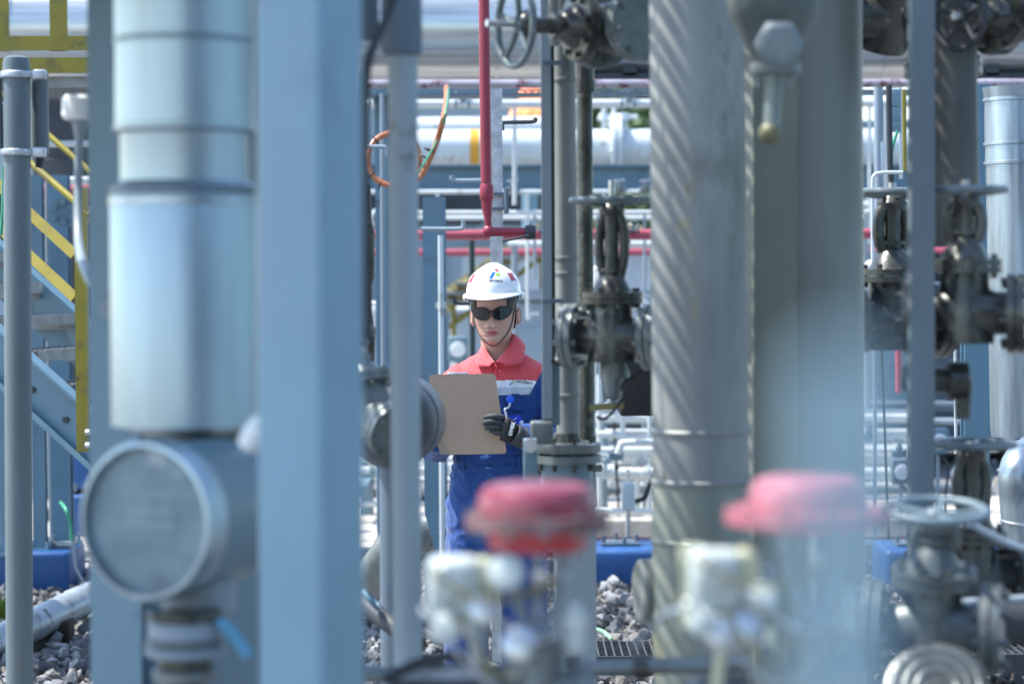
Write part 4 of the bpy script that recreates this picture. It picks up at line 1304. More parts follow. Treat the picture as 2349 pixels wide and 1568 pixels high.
# square box column
Y = 3.4
o = thing('box_column', 'broad pale blue square column in the left foreground', 'column', (P(720, 1000, Y).x, Y, 0))
a, b = P(708, -150, Y), P(716, 1568, Y)
b = b + (b - a).normalized() * .4
S = px(192, Y) * .97; rd = .014; th = R(29)
poly = []
for cx, cy, a0 in ((1, 1, 0), (-1, 1, 90), (-1, -1, 180), (1, -1, 270)):
    for k in range(7):
        t = R(a0 + 90 * k / 6)
        X, Yy = cx * (S / 2 - rd) + rd * math.cos(t), cy * (S / 2 - rd) + rd * math.sin(t)
        poly.append((X * math.cos(th) + Yy * math.sin(th), -X * math.sin(th) + Yy * math.cos(th)))
zz = (a - b).normalized(); xx = (Vector((1, 0, 0)) - zz * zz.x).normalized()
MB().prism(poly, b, xx, zz.cross(xx), (a - b).length).build('shaft', M['box'], o)
q = MB(); pc = P(712, 1568, Y); q.box((b.x, b.y, b.z + .01), (S * 1.7, S * 1.7, .02)); q.build('base_plate', M['paint_blue'], o)

# slim post with clamp
Y = 4.55
o = thing('slim_post', 'slim pale lilac-grey upright pipe left of the worker', 'post', (P(932, 1000, Y).x, Y, 0))
a, b = P(921, -120, Y), P(935, 1568, Y)
b = b + (b - a).normalized() * .4
q = MB(); q.lathe([(px(34, Y), 0), (px(34, Y), (a - b).length)], b, a - b, 28); q.build('shaft', M['slim'], o)
q = MB(); q.lathe([(px(40, Y), 0), (px(47, Y), .004), (px(47, Y), .16), (px(40, Y), .165)], P(921, 128, Y), (0, 0, 1), 28); q.build('sleeve', M['paint_dark'], o)
q = MB(); q.rbox(P(846, 40, Y + .1), (px(46, Y), .05, px(110, Y)), r=.01); q.build('clamp_body', M['paint_dark'], o)
tag(MB().tube(smooth_path([P(915, -80, 4.3), P(898, 10, 4.3), P(874, 70, 4.25), P(848, 130, 4.2), P(838, 200, 4.2), P(836, 400, 4.2), P(838, 700, 4.2), P(842, 780, 4.2)], 6), px(11, 4.2), 12).build('flexible_conduit', M['dark']), 'dark flexible conduit running down the edge of the square column', 'conduit')

# white-headed instrument on a thin stalk at left
Y = 5.2
o = thing('stalk_lamp', 'white capped fitting on a thin grey stalk at upper left', 'lamp', P(180, 260, Y))
q = MB(); c = P(182, 262, Y)
q.lathe([(px(34, Y), 0), (px(40, Y), .008), (px(39, Y), .045), (px(32, Y), .052)], c - Vector((0, 0, .012)), (0, 0, 1), 28); q.build('cap', M['white_box'], o)
q = MB(); q.lathe([(px(11, Y), 0), (px(16, Y), .03), (px(30, Y), .04)], c - Vector((0, 0, .05)), (0, 0, 1), 24); q.build('socket', M['lilac'], o)
q = MB(); q.tube(smooth_path([P(183, 280, Y), P(180, 420, Y), P(181, 560, Y - .1), P(200, 630, Y - .4), P(232, 680, Y - .5), P(262, 712, Y - .75)], 6), px(10, Y), 12); q.build('stalk', M['lilac'], o)
q = MB(); q.lathe([(px(26, 4.3), 0), (px(30, 4.3), .02), (px(22, 4.3), .04)], P(240, 690, 4.3), (.8, 0, -.5), 18); q.build('gland', M['lilac'], o)


# ---------------------------------------------------------------- red diaphragm actuators
def actuator(label, uc, vf, Y, rf, rd, hd, hp, m, pos, gl, side=-1, group='red diaphragm actuators'):
    c = P(uc, vf, Y)
    o = thing('control_valve', label, 'valve', c, group)
    k = px(1, Y)
    q = MB()
    q.lathe([(rd * k * 1.0, .0095), (rd * k, .02), (rd * k * .97, hd * k * .7), (rd * k * .88, hd * k * .92), (rd * k * .72, hd * k), (rd * k * .1, hd * k * 1.03)], c, (0, 0, 1), 56); q.build('dome', m, o)
    q = MB()
    q.lathe([(rd * k * .74, -hp * k), (rd * k * .82, -hp * k * .94), (rd * k * .84, -.016), (rd * k * .86, -.011), (rd * k * .9, -.0095)], c, (0, 0, 1), 56); q.build('lower_casing', M['red'], o)
    q = MB(); q.lathe([(rd * k * .86, -.009), (rf * k, -.008), (rf * k, -.001), (rf * k * .99, 0), (rf * k, .001), (rf * k, .008), (rd * k * .95, .0092)], c, (0, 0, 1), 56); q.build('flange', M['flange_dull'] if rf < 180 else m, o)
    for j in range(12):
        a = j * math.pi / 6 + .1
        p = c + Vector((math.cos(a), math.sin(a), 0)) * (rf * k * .94)
        MB().lathe([(.0045, -.016), (.0045, .013)], p, (0, 0, 1), 6).build('bolt', M['valve_lt'], o)
    y0 = c - Vector((0, 0, hp * k))
    q = MB()
    for s in (-1, 1):
        q.tube(smooth_path([y0 + Vector((s * rd * .45 * k, 0, .005)), y0 + Vector((s * rd * .42 * k, 0, -70 * k)), y0 + Vector((s * rd * .25 * k, 0, -150 * k)), y0 + Vector((s * rd * .12 * k, 0, -190 * k))], 5), 15 * k, 12)
    q.lathe([(40 * k, -210 * k), (46 * k, -190 * k), (34 * k, -170 * k)], y0, (0, 0, 1), 24); q.build('yoke', M['lilac'], o)
    q = MB(); q.cyl(y0 + Vector((0, 0, .01)), y0 - Vector((0, 0, 200 * k)), 9 * k, n=14); q.build('stem', M['steel'], o)
    q = MB(); q.lathe([(24 * k, 0), (28 * k, 12 * k), (24 * k, 24 * k)], y0 - Vector((0, 0, 110 * k)), (0, 0, 1), 12); q.build('stem_connector', M['valve_lt'], o)
    b0 = y0 - Vector((0, 0, 230 * k))
    q = MB(); q.lathe([(58 * k, -26 * k), (62 * k, -20 * k), (62 * k, 14 * k), (40 * k, 22 * k)], b0, (0, 0, 1), 28); q.lathe([(46 * k, -150 * k), (56 * k, -90 * k), (48 * k, -26 * k)], b0, (0, 0, 1), 28); q.build('valve_body', M['valve_lt'], o)
    for s in (-1, 1):
        q = MB(); q.lathe([(70 * k, -14 * k), (70 * k, 14 * k)], b0 + Vector((s * 105 * k, 0, -95 * k)), (1, 0, 0), 32); q.lathe([(40 * k, -60 * k), (40 * k, 60 * k)], b0 + Vector((s * 70 * k, 0, -95 * k)), (1, 0, 0), 24); q.build('flange', M['valve_lt'], o)
    # positioner hung on the yoke
    ux, v0, v1, wd = pos
    pz0, pz1 = P(ux, v0, Y - .03), P(ux, v1, Y - .03)
    pc = (pz0 + pz1) / 2
    q = MB(); q.rbox(pc, (wd * k, .055, (pz0 - pz1).length), r=.012, seg=4); q.build('positioner', M['pos'], o)
    q = MB(); q.lathe([(wd * .34 * k, 0), (wd * .36 * k, .008), (wd * .30 * k, .016), (wd * .1 * k, .018)], pc + Vector((-wd * .05 * k, -.028, .2 * (pz0 - pz1).length)), (0, -1, 0), 32); q.build('positioner_cover', M['pos'], o)
    q = MB(); q.rbox(pc + Vector((wd * .66 * k, .01, .015)), (wd * .42 * k, .05, (pz0 - pz1).length * .62), r=.008); q.build('bracket', M['cream'], o)
    for j, (gu, gv, gr) in enumerate(gl):
        gp = P(gu, gv, Y - .06)
        q = MB(); q.lathe([(gr * k, -.012), (gr * 1.05 * k, 0), (gr * k, .006), (gr * .8 * k, .008)], gp, (-.1, -1, .25), 24); q.build('gauge', M['pos'] if j % 2 == 0 else M['steel'], o)
        q = MB(); q.tube(smooth_path([gp + Vector((0, .015, 0)), gp + Vector((.01, .03, .01)), pc + Vector((wd * .2 * k, 0, -.02))], 4), 5 * k, 8); q.build('air_tube', M['steel'], o)
    # tubing, filter and nameplate round the yoke
    for j, (dx, dz, ex, ez) in enumerate(((-.02, .03, 60, -60), (.03, .0, 95, -150), (.01, -.03, -40, -215), (-.03, -.02, 20, -260))):
        a = pc + Vector((dx, -.03, dz)); e = y0 + Vector((ex * k, -30 * k, ez * k))
        md = (a + e) / 2 + Vector((.01 * (j - 1), -.035, -.03 - .012 * j))
        q = MB(); q.tube(smooth_path([a, a + Vector((0, -.03, -.005)), md, e], 6), 4.5 * k, 8); q.build('air_tube', M['steel'] if j % 2 else M['brass'], o)
        q = MB(); q.lathe([(8 * k, 0), (10 * k, 4 * k), (10 * k, 16 * k), (7 * k, 20 * k)], e, (0, -1, .3), 6); q.build('tube_fitting', M['steel'], o)
    fc_ = y0 + Vector((85 * k, -40 * k, -170 * k))
    q = MB(); q.lathe([(14 * k, -60 * k), (24 * k, -52 * k), (24 * k, -8 * k), (30 * k, 0), (30 * k, 26 * k), (16 * k, 34 * k), (16 * k, 50 * k)], fc_, (0, 0, 1), 24); q.build('filter_bowl', M['pos'], o)
    q = MB(); q.rbox(y0 + Vector((10 * k, -28 * k, -60 * k)), (44 * k, 3 * k, 30 * k), r=k); q.build('nameplate', M['steel'], o)
    return o


actuator('red-topped control valve below the worker, nearest the centre', 1232, 1192, 3.0, 166, 138, 84, 68, M['dome1'], (1040, 1275, 1428, 120), ((1022, 1440, 34), (1190, 1478, 40), (1160, 1312, 40), (1110, 1400, 32)))
actuator('faded red-topped control valve at lower right of the lagged pipes', 1856, 1180, 2.8, 194, 138, 88, 36, M['dome2'], (1640, 1258, 1400, 116), ((1610, 1425, 30), (1660, 1450, 40), (1745, 1372, 34), (1710, 1442, 40)))
o = thing('air_regulator', 'small cream regulator bowl left of the faded red valve', 'regulator', P(1590, 1420, 2.9))
q = MB(); q.lathe([(px(20, 2.9), 0), (px(26, 2.9), .01), (px(24, 2.9), .07), (px(30, 2.9), .075), (px(30, 2.9), .1)], P(1588, 1440, 2.9), (0, 0, 1), 24); q.build('bowl', M['cream'], o)
q = MB(); q.tube(smooth_path([P(1588, 1436, 2.9), P(1560, 1400, 3.0), P(1510, 1420, 3.1), P(1455, 1480, 3.2)], 6), px(9, 3), 10); q.build('hose', M['lilac'], o)
o = thing('drain_cock', 'pale conical drain cock below the nearest red valve', 'fitting', P(1100, 1460, 3.05))
q = MB(); q.lathe([(px(14, 3), 0), (px(22, 3), .025), (px(36, 3), .07), (px(48, 3), .09), (px(48, 3), .12), (px(30, 3), .13)], P(1098, 1530, 3.05), (0, 0, 1), 28); q.build('cone', M['lilac'], o)
q = MB(); q.lathe([(px(46, 3), 0), (px(54, 3), .012), (px(46, 3), .024)], P(1092, 1372, 3.08), (.2, -1, .1), 24); q.build('cap', M['lilac'], o)

# ---------------------------------------------------------------- the two big upright pipes at centre right
Y = 5.25
o = thing('lagged_riser', 'tall lagged pipe with slatted sun stripes right of the gate valve', 'pipe', (P(1605, 1200, Y).x, Y, 0))
a, b = P(1596, -120, Y), P(1611, 1560, Y)
b = b + (b - a).normalized() * .45
r = px(113, Y); L = (a - b).length
h0 = (P(1611, 1560, Y) - b).length
hv_ = lambda v: h0 + (L - h0) * (1560 - v) / 1680.0
prof = [(r, 0)]
for v in (1232, 1096, 982):
    h = hv_(v)
    prof += [(r, h - .009), (r * 1.03, h - .007), (r * 1.045, h), (r * 1.03, h + .003), (r * 1.005, h + .0045)]
    r *= .985
prof += [(r, L)]
up_ = [p for p in prof if p[1] >= hv_(1096) - .0091]; lo_ = [p for p in prof if p[1] <= hv_(1096) - .0089]
MB().lathe(up_, b, a - b, 64, up=(1, 0, 0), cap=False).build('jacket', M['alu_old'], o)
MB().lathe(lo_, b, a - b, 64, up=(1, 0, 0), cap=False).build('lower_jacket', M['lacquer'], o)
o = thing('lagged_riser', 'broad smooth grey-green pipe just right of the striped lagged pipe', 'pipe', (P(1850, 1200, 5.75).x, 5.75, 0))
a, b = P(1838, -120, 5.75), P(1852, 1560, 5.75)
b = b + (b - a).normalized() * .5
MB().lathe([(px(136, 5.75), 0), (px(136, 5.75), (a - b).length)], b, a - b, 64).build('jacket', mat('grey_green_jacket', (.205, .225, .205), .5, .15, .15, 5, (1, 1, .3), bump=.05, bscale=10, dirt=((.15, .18, .15), 3, .6, .15)), o)
o = thing('strut_channel', 'flat olive-grey channel strut between the two big upright pipes', 'post', (P(1768, 1000, 5.45).x, 5.45, 0))
a, b = P(1762, -120, 5.45), P(1776, 1560, 5.45)
b = b + (b - a).normalized() * .5
W = px(100, 5.45)
zz = (a - b).normalized()
MB().prism([(-W / 2, 0), (W / 2, 0), (W / 2, .04), (W / 2 - .006, .04), (W / 2 - .006, .006), (-W / 2 + .006, .006), (-W / 2 + .006, .04), (-W / 2, .04)], b, (1, 0, 0), (0, 1, 0), (a - b).length).build('channel', mat('olive_paint', (.19, .21, .17), .5, .1, .15, 4, dirt=((.2, .2, .1), 4, .6, .15)), o)

Y = 4.5
o = thing('drip_pot', 'grey funnel fitting with sight tube and knob hanging at the top', 'fitting', P(1775, 150, Y))
c = P(1775, 40, Y); k = px(1, Y)
q = MB(); q.lathe([(50 * k, -118 * k), (54 * k, -100 * k), (72 * k, -50 * k), (100 * k, -5 * k), (108 * k, 40 * k), (108 * k, 190 * k)], c, (0, 0, 1), 44); q.build('funnel', mat('grey_green_casting', (.085, .105, .10), .42, .2, .2, 12, bump=.1), o)
q = MB(); q.lathe([(30 * k, 0), (44 * k, 4 * k), (56 * k, 14 * k), (56 * k, 34 * k), (40 * k, 44 * k)], P(1783, 104, Y - .11), (0, -1, 0), 6); q.torus(P(1783, 104, Y - .138), (0, 1, 0), 40 * k, 8 * k, 28, 8); q.build('hex_plug', M['valve_lt'], o)
q = MB(); q.lathe([(28 * k, 0), (28 * k, 4 * k)], P(1783, 104, Y - .140), (0, -1, 0), 20); q.build('plug_socket', M['valve'], o)
q = MB(); q.lathe([(56 * k, 0), (58 * k, 6 * k), (58 * k, 22 * k), (44 * k, 30 * k)], P(1778, 170, Y), (0, 0, 1), 32); q.build('ring_nut', M['valve_lt'], o)
q = MB(); q.cyl(P(1776, 165, Y), P(1770, 290, Y), 19 * k, n=24); q.build('sight_tube', M['glass_tube'], o)
for s in (-1, 1): MB().cyl(P(1776 + 40 * s, 168, Y), P(1774 + 36 * s, 200, Y), 6 * k, n=8).build('guard_rod', M['valve_lt'], o)
q = MB(); q.ball(P(1766, 306, Y), (27 * k, 27 * k, 27 * k), 24); q.build('knob', mat('olive_dull_brass', (.14, .14, .075), .5, .2, .2, 20), o)

# ---------------------------------------------------------------- right hand group
Y = 5.0
o = thing('grey_post', 'flat grey upright post between the dark valves at right', 'post', (P(2108, 700, Y).x, Y, 0))
a, b = P(2104, -100, Y), P(2112, 1568, Y)
b = b + (b - a).normalized() * .75
W = px(54, Y); zz = (a - b).normalized()
MB().prism([(-W / 2, 0), (W / 2, 0), (W / 2, .05), (-W / 2, .05)], b, (1, 0, 0), (0, 1, 0), (a - b).length).build('flat_bar', M['post'], o)
Y = 5.6
o = thing('dark_standpipe', 'dark upright pipe with slatted sun stripes at upper right', 'pipe', (P(2188, 300, Y).x, Y, .5))
a, b = P(2184, -100, Y), P(2194, 560, Y)
MB().lathe([(px(52, Y), 0), (px(52, Y), (a - b).length)], b, a - b, 36).build('pipe_run', mat('dark_weathered_jacket', (.09, .095, .09), .5, .3, .25, 6, bump=.15, dirt=((.14, .135, .07), 6, .62, .08)), o)

gate_valve('gate_valve', 'dark flanged gate valve with level wheel at the far right', P(2212, 718, 5.1), (0, 0, 1), (.97, -.24, 0), px(46, 5.1), M['valve'], M['wheel'], px(92, 5.1), .68, rise=.1)
gate_valve('gate_valve', 'shaded gate valve with level wheel left of the flat grey post', P(2046, 735, 6.4), (0, 0, 1), (.95, .3, 0), px(44, 6.4), M['valve'], M['wheel'], px(84, 6.4), .85, rise=.1)
o = thing('drain_line', 'short dark flanged pipe below the far right gate valve', 'pipe', P(2160, 870, 5.2))
q = MB(); q.cyl(P(2075, 868, 5.2), P(2200, 872, 5.15), px(30, 5.2), n=24); q.build('pipe_run', M['valve'], o)
q = MB(); q.lathe([(px(44, 5.2), -.02), (px(44, 5.2), .02)], P(2195, 872, 5.15), (1, 0, 0), 28); q.build('flange', M['valve'], o)
q = MB(); q.lathe([(px(16, 5.2), 0), (px(22, 5.2), .08), (px(14, 5.2), .1)], P(2208, 960, 5.15), (0, 0, 1), 16); q.build('drain_plug', M['valve'], o)

gate_valve('gate_valve', 'dark valve with spoked wheel facing the lens at the top right corner', P(2360, 40, 5.6), (-.78, -.6, -.05), (.6, -.78, 0), px(40, 5.6), M['valve'], M['dark'], px(72, 5.6), .6, rise=.1)
gate_valve('gate_valve', 'shaded dark valve cluster at top right beside the grey-green pipe', P(2030, 40, 6.4), (.2, -.4, .9), (.95, .3, 0), px(46, 6.4), M['valve'], M['dark'], px(70, 6.4), .6, rise=.1)
gate_valve('gate_valve', 'dark flanged valve above the striped dark standpipe', P(2160, 44, 5.7), (.7, -.7, .1), (0, .1, 1), px(44, 5.7), M['valve'], M['dark'], px(60, 5.7), .6, rise=.1)

Y = 8.8
o = thing('silver_riser', 'bright silver lagged pipe with raised bands at the right edge', 'pipe', (P(2330, 600, Y).x, Y, .9))
a, b = P(2325, 200, Y), P(2338, 1000, Y)
L = (a - b).length; r = px(72, Y); h_ = lambda v: L * (1000 - v) / 800
prof = [(r * .9, 0), (r * .92, h_(975))]
for v in (372, 328, 228):
    h = h_(v); prof += [(r * .93, h - .008), (r * .99, h - .006), (r * .99, h + .004), (r * .95, h + .006)]
prof += [(r, L)]
MB().lathe(prof, b, a - b, 48).build('jacket', M['alu2'], o)
o = thing('silver_elbow', 'crumpled silver duct bend low at the right edge', 'pipe', (P(2330, 1100, 7).x, 7, .6))
q = MB(); q.tube(smooth_path([P(2440, 1040, 7.4), P(2385, 1035, 7.2), P(2340, 1070, 7), P(2338, 1150, 7), P(2352, 1260, 7), P(2380, 1350, 7)], 6), px(46, 7), 28); q.build('bend', M['alu2'], o)
for v, uu in ((1085, 2336), (1200, 2342), (1275, 2354)):
    MB().torus(P(uu, v, 7), (.15, 0, 1), px(46, 7), px(4, 7), 36, 8).build('band', M['steel'], o)
column('right_column', 'dark blue column left of the bright silver pipe at right', 'column', 2236, 195, 1400, 9.6, 58, 50, M['paint_blue'], z0=0)
o = thing('white_tube', 'thin bright white tube beside the dark blue column at right', 'pipe', (P(2192, 950, 9.3).x, 9.3, .5))
MB().cyl(P(2192, 1040, 9.3), P(2190, 800, 9.3), px(3.4, 9.3), n=10).build('tube', M['white'], o)
o = thing('tie_rod', 'thin sloping rod behind the dark striped standpipe', 'rod', P(2240, 250, 9.9))
MB().cyl(P(2160, 205, 9.9), P(2300, 300, 9.9), px(3, 9.9), n=8).build('rod', M['lilac'], o)

# fine things seen between the grey-green pipe and the flat post
Y = 10.5
o = thing('sample_standpipe', 'pale upright tube between the grey-green pipe and the flat post', 'pipe', P(2014, 300, Y))
MB().cyl(P(2016, 480, Y), P(2014, 200, Y), px(11, Y), n=16).build('tube', M['lilac'], o)
MB().rbox(P(2020, 360, Y), (px(16, Y), .04, px(70, Y)), r=.004).build('clip', M['white'], o)
o = thing('instrument_rack', 'grey terminal boxes on a rail at upper right', 'instrument', P(2050, 240, Y))
for v, h_ in ((225, 40), (262, 30), (290, 26)):
    MB().rbox(P(2052, v, Y), (px(22, Y), .05, px(h_, Y)), r=.004).build('box', M['paint'], o)
MB().cyl(P(2066, 410, Y), P(2064, 200, Y), px(4, Y), n=8).build('rail', M['galv'], o)
tag(MB().cyl(P(2074, 392, 12), P(2072, 205, 12), px(7, 12), n=12).build('yellow_pole', M['yellow']), 'yellow upright pole left of the flat grey post at right', 'pole')
tag(MB().tube(smooth_path([P(2038, 198, 9.5), P(2040, 320, 9.5), P(2044, 420, 9.5), P(2062, 500, 9.5)], 6), px(7, 9.5), 10).build('hanging_cable', M['dark']), 'thick dark cable hanging between the grey-green pipe and the flat post', 'cable')
tag(MB().tube(smooth_path([P(2058, 300, 9.7), P(2046, 345, 9.7), P(2042, 420, 9.7), P(2080, 500, 9.7)], 6), px(3.5, 9.7), 8).build('hanging_cable', M['green']), 'thin green cable hanging beside the terminal boxes', 'cable')
tag(MB().tube(smooth_path([P(2003, 690, 9.4), P(2001, 560, 9.4), P(2001, 430, 9.4), P(2006, 402, 9.4), P(2030, 396, 9.4), P(2070, 396, 9.4)], 6), px(4.5, 9.4), 10).build('bent_tube', M['white']), 'thin white tube bent over at right, left of the flat post', 'pipe')

# ---------------------------------------------------------------- lower right foreground
gate_valve('gate_valve', 'pale-wheeled gate valve at lower right in the foreground', P(2140, 1438, 4.3), (.0, -.13, 1), (.95, -.25, 0), px(52, 4.3), M['valve_mid'], mat('pale_blue_handwheel', (.13, .185, .215), .5, .1, .2, 12), px(112, 4.3), .42, rise=.02, flanges=(1, 1))
gate_valve('gate_valve', 'second gate valve behind the pale-wheeled one at lower right', P(2228, 1330, 5.3), (0, 0, 1), (.95, .2, 0), px(44, 5.3), M['valve'], M['wheel'], px(96, 5.3), 1.0, rise=.02)
o = thing('lever_valve', 'ball valve with long grey lever at the lower right edge', 'valve', P(2300, 1400, 4.7))
q = MB(); q.tube([P(2180, 1384, 4.7), P(2250, 1378, 4.7), P(2360, 1372, 4.7)], px(10, 4.7), 12); q.build('lever', M['lilac'], o)
q = MB(); q.lathe([(px(50, 4.7), -.06), (px(56, 4.7), 0), (px(50, 4.7), .06)], P(2290, 1425, 4.75), (1, 0, 0), 24); q.cyl(P(2290, 1420, 4.75), P(2290, 1380, 4.72), px(12, 4.7), n=12); q.build('body', M['dark'], o)
q = MB(); q.tube(smooth_path([P(2225, 1200, 4.8), P(2260, 1220, 4.8), P(2310, 1245, 4.8), P(2360, 1262, 4.8)], 4), px(9, 4.8), 10); tag(q.build('sloping_handle', M['lilac']), 'pale sloping handle bar crossing the silver duct bend', 'handle')
o = thing('blind_flange', 'pale concentric flange rings at the bottom right', 'flange', P(2140, 1580, 3.8))
q = MB(); k = px(1, 3.8); c = P(2150, 1598, 3.8)
q.lathe([(118 * k, 0), (122 * k, .01), (118 * k, .03), (100 * k, .034)], c, (-.15, -.75, .65), 48); q.build('plate', M['valve'], o)
for rr in (96, 70, 44):
    MB().torus(c + Vector((-.15, -.75, .65)) * .033, (-.15, -.75, .65), rr * k, 7 * k, 44, 8).build('ring', M['valve_mid'], o)
q = MB(); q.lathe([(100 * k, -.5), (100 * k, 0)], c, (-.15, -.75, .65), 32); q.build('nozzle', M['valve_lt'], o)
o = thing('white_plate', 'white steel plate on the grating at the lower right edge', 'plate', P(2300, 1455, 9.3))
MB().rbox(P(2300, 1456, 9.35) + Vector((0, .1, .0)), (px(150, 9.3), .36, .02), r=.004).build('plate', M['white'], o)
MB().rbox(P(2320, 1445, 9.3), (px(22, 9.3), .05, px(40, 9.3)), r=.004).build('bracket', M['steel'], o)
tag(MB().tube(smooth_path([P(2232, 1400, 8.8), P(2250, 1428, 8.8), P(2285, 1448, 8.8), P(2325, 1460, 8.8), P(2360, 1462, 8.8)], 6), px(4.5, 8.8), 8).build('earth_cable', M['green']), 'green earth cable crossing the white plate at lower right', 'cable')
o = thing('blue_block', 'deep blue painted block behind the green cable at lower right', 'foundation', P(2290, 1430, 9.9))
MB().rbox(P(2300, 1420, 9.9), (px(170, 9.9), .3, px(90, 9.9)), r=.01).build('block', M['blue'], o)

# stub with open end left of the striped pipe, and the pipe along the bottom
Y = 5.3
o = thing('capped_stub', 'grey-green capped pipe stub low beside the striped lagged pipe', 'pipe', P(1500, 1355, Y))
q = MB(); q.lathe([(px(66, Y), 0), (px(74, Y), .006), (px(74, Y), .045), (px(66, Y), .05), (px(62, Y), .3)], P(1462, 1356, Y), (1, .15, 0), 36); q.build('stub', M['alu_old'], o)
Y = 4.3
o = thing('bottom_line', 'blurred dull pipe running along the bottom edge of the view', 'pipe', P(1480, 1527, Y))
q = MB(); a, b = P(820, 1548, Y), P(1720, 1520, Y); q.lathe([(px(19, Y), 0), (px(19, Y), (b - a).length)], a, b - a, 24); q.build('pipe_run', M['valve_lt'], o)
for f in (.2, .55, .72):
    q = MB(); q.lathe([(px(30, Y), -.012), (px(30, Y), .012)], a.lerp(b, f), b - a, 24); q.build('coupling', M['valve'], o)
o = thing('valve_block', 'dark blurred valve block at the bottom below the drain cock', 'valve', P(1010, 1560, 3.7))
q = MB(); q.rbox(P(1010, 1590, 3.7), (px(240, 3.7), .12, px(90, 3.7)), r=.02); q.build('block', M['valve'], o)
q = MB(); q.tube(smooth_path([P(880, 1560, 3.6), P(960, 1520, 3.6), P(1040, 1506, 3.6), P(1150, 1540, 3.6)], 6), px(14, 3.6), 12); q.build('hose', M['dark'], o)
o = thing('valve_block', 'dark blurred valve block at the bottom under the faded red valve', 'valve', P(1640, 1560, 3.4))
q = MB(); q.rbox(P(1720, 1590, 3.4), (px(300, 3.4), .12, px(70, 3.4)), r=.02); q.build('block', M['valve'], o)
q = MB(); q.cyl(P(1640, 1600, 3.3), P(1655, 1480, 3.3), px(16, 3.3), n=14); q.cyl(P(1760, 1600, 3.3), P(1765, 1440, 3.3), px(14, 3.3), n=14); q.build('tube', M['cream'], o)

# slim rod added near the lens, shaped so its blur gives a milky veil
Y = .50
o = thing('near_veil_rod', 'out-of-focus slim rod added close to the lens as a milky veil at lower right', 'post', (P(1940, 1300, Y).x, Y, 0))
zt = P(1940, 800, Y).z; x = P(1940, 1300, Y).x
MB().lathe([(px(80, Y), 0), (px(80, Y), zt - .006), (px(60, Y), zt)], (x, Y, 0), (0, 0, 1), 28).build('shaft', M['paint_mid'], o)

# dark block added behind the camera, unseen, to darken reflections and fill
o = thing('dark_fill_blocker', 'unseen dark block added behind the camera to darken reflections', 'building', (5.2, -7.5, 0))
q = MB()
q.box((20.9, -8.2, 2.6), (40, 2.4, 5.2)); q.build('wall', M['paint_dark'], o, smooth=False)
q = MB(); q.box((20.9, -8.2, 5.28), (40.4, 2.8, .14)); q.build('roof', M['paint'], o, smooth=False)
for x in (2.4, 5.2, 8.0):
    q = MB(); q.box((x, -6.98, 2.2), (1.2, .06, 1.1)); q.build('window', M['dark'], o, smooth=False)

o = thing('side_sky_blocker', 'unseen block added right of the whole view to cut sky light', 'shed', (9.5, 5, 0))  # added out of view to block sky light and darken right-hand sides
q = MB(); q.box((9.5, 4.5, 3.0), (3.0, 19, 6.0)); q.build('wall', M['paint_mid'], o, smooth=False)
q = MB(); q.box((9.5, 4.5, 6.08), (3.4, 19.4, .14)); q.build('roof', M['paint'], o, smooth=False)
q = MB(); q.box((7.97, 3.0, 1.6), (.06, 2.6, 3.2)); q.build('door', M['paint'], o, smooth=False)
# ---------------------------------------------------------------- the worker
def cloth(name, c, var=.12, edge=.25):
    m = mat(name, c, .78, 0, var, 9, bump=0, spec=.25)
    n, l = m.node_tree.nodes, m.node_tree.links
    b = n['Principled BSDF']
    b.inputs['Sheen Weight'].default_value = edge
    tc = n.new('ShaderNodeTexCoord')
    mp = n.new('ShaderNodeMapping'); mp.inputs['Scale'].default_value = (1, 1, .45); mp.inputs['Rotation'].default_value = (0, .5, 0)
    l.new(tc.outputs['Object'], mp.inputs[0])
    a = n.new('ShaderNodeTexNoise'); a.inputs['Scale'].default_value = 16; a.inputs['Detail'].default_value = 3
    w_ = n.new('ShaderNodeTexNoise'); w_.inputs['Scale'].default_value = 600
    l.new(mp.outputs[0], a.inputs['Vector']); l.new(tc.outputs['Object'], w_.inputs['Vector'])
    ad = n.new('ShaderNodeMath'); ad.operation = 'MULTIPLY_ADD'; ad.inputs[1].default_value = .03
    l.new(w_.outputs[0], ad.inputs[0]); l.new(a.outputs[0], ad.inputs[2])
    bp = n.new('ShaderNodeBump'); bp.inputs['Strength'].default_value = .55; bp.inputs['Distance'].default_value = .02
    l.new(ad.outputs[0], bp.inputs['Height']); l.new(bp.outputs[0], b.inputs['Normal'])
    return m


M['c_red'] = cloth('red_cloth', (.70, .085, .095))
M['c_blue'] = cloth('blue_cloth', (.014, .060, .22))
M['c_white'] = cloth('white_cloth', (.84, .85, .86), .03)
M['c_grey'] = cloth('reflective_band', (.52, .54, .58), .04)
M['skin'] = mat('skin', (.52, .295, .225), .48, 0, .14, 14, bump=.03, bscale=120)
sb = M['skin'].node_tree.nodes['Principled BSDF']
sb.inputs['Subsurface Weight'].default_value = .12
sb.inputs['Subsurface Radius'].default_value = (.012, .005, .003)
M['lip'] = mat('lips', (.40, .10, .10), .4, 0, .06, 20)
M['hair'] = mat('black_hair', (.012, .010, .010), .45, 0, .3, 60, (1, 1, .1))
M['helmet'] = mat('white_helmet', (.80, .81, .82), .22, 0, .02, 3, coat=.4)
M['lens'] = mat('dark_lens', (.006, .007, .009), .06, 0, .05, 3, spec=.7)
M['frame'] = mat('black_frame', (.010, .010, .012), .3, 0, .05, 3)
M['glove'] = mat('black_glove', (.013, .014, .016), .55, 0, .3, 40, bump=.2, bscale=150)
M['glove_grip'] = mat('dark_grey_glove', (.040, .047, .052), .7, 0, .2, 40, bump=.3, bscale=200)
M['board'] = mat('brown_hardboard', (.285, .215, .158), .55, 0, .05, 40, bump=.05, bscale=200)
M['paper'] = mat('white_paper', (.8, .8, .78), .7, 0, .02, 10)
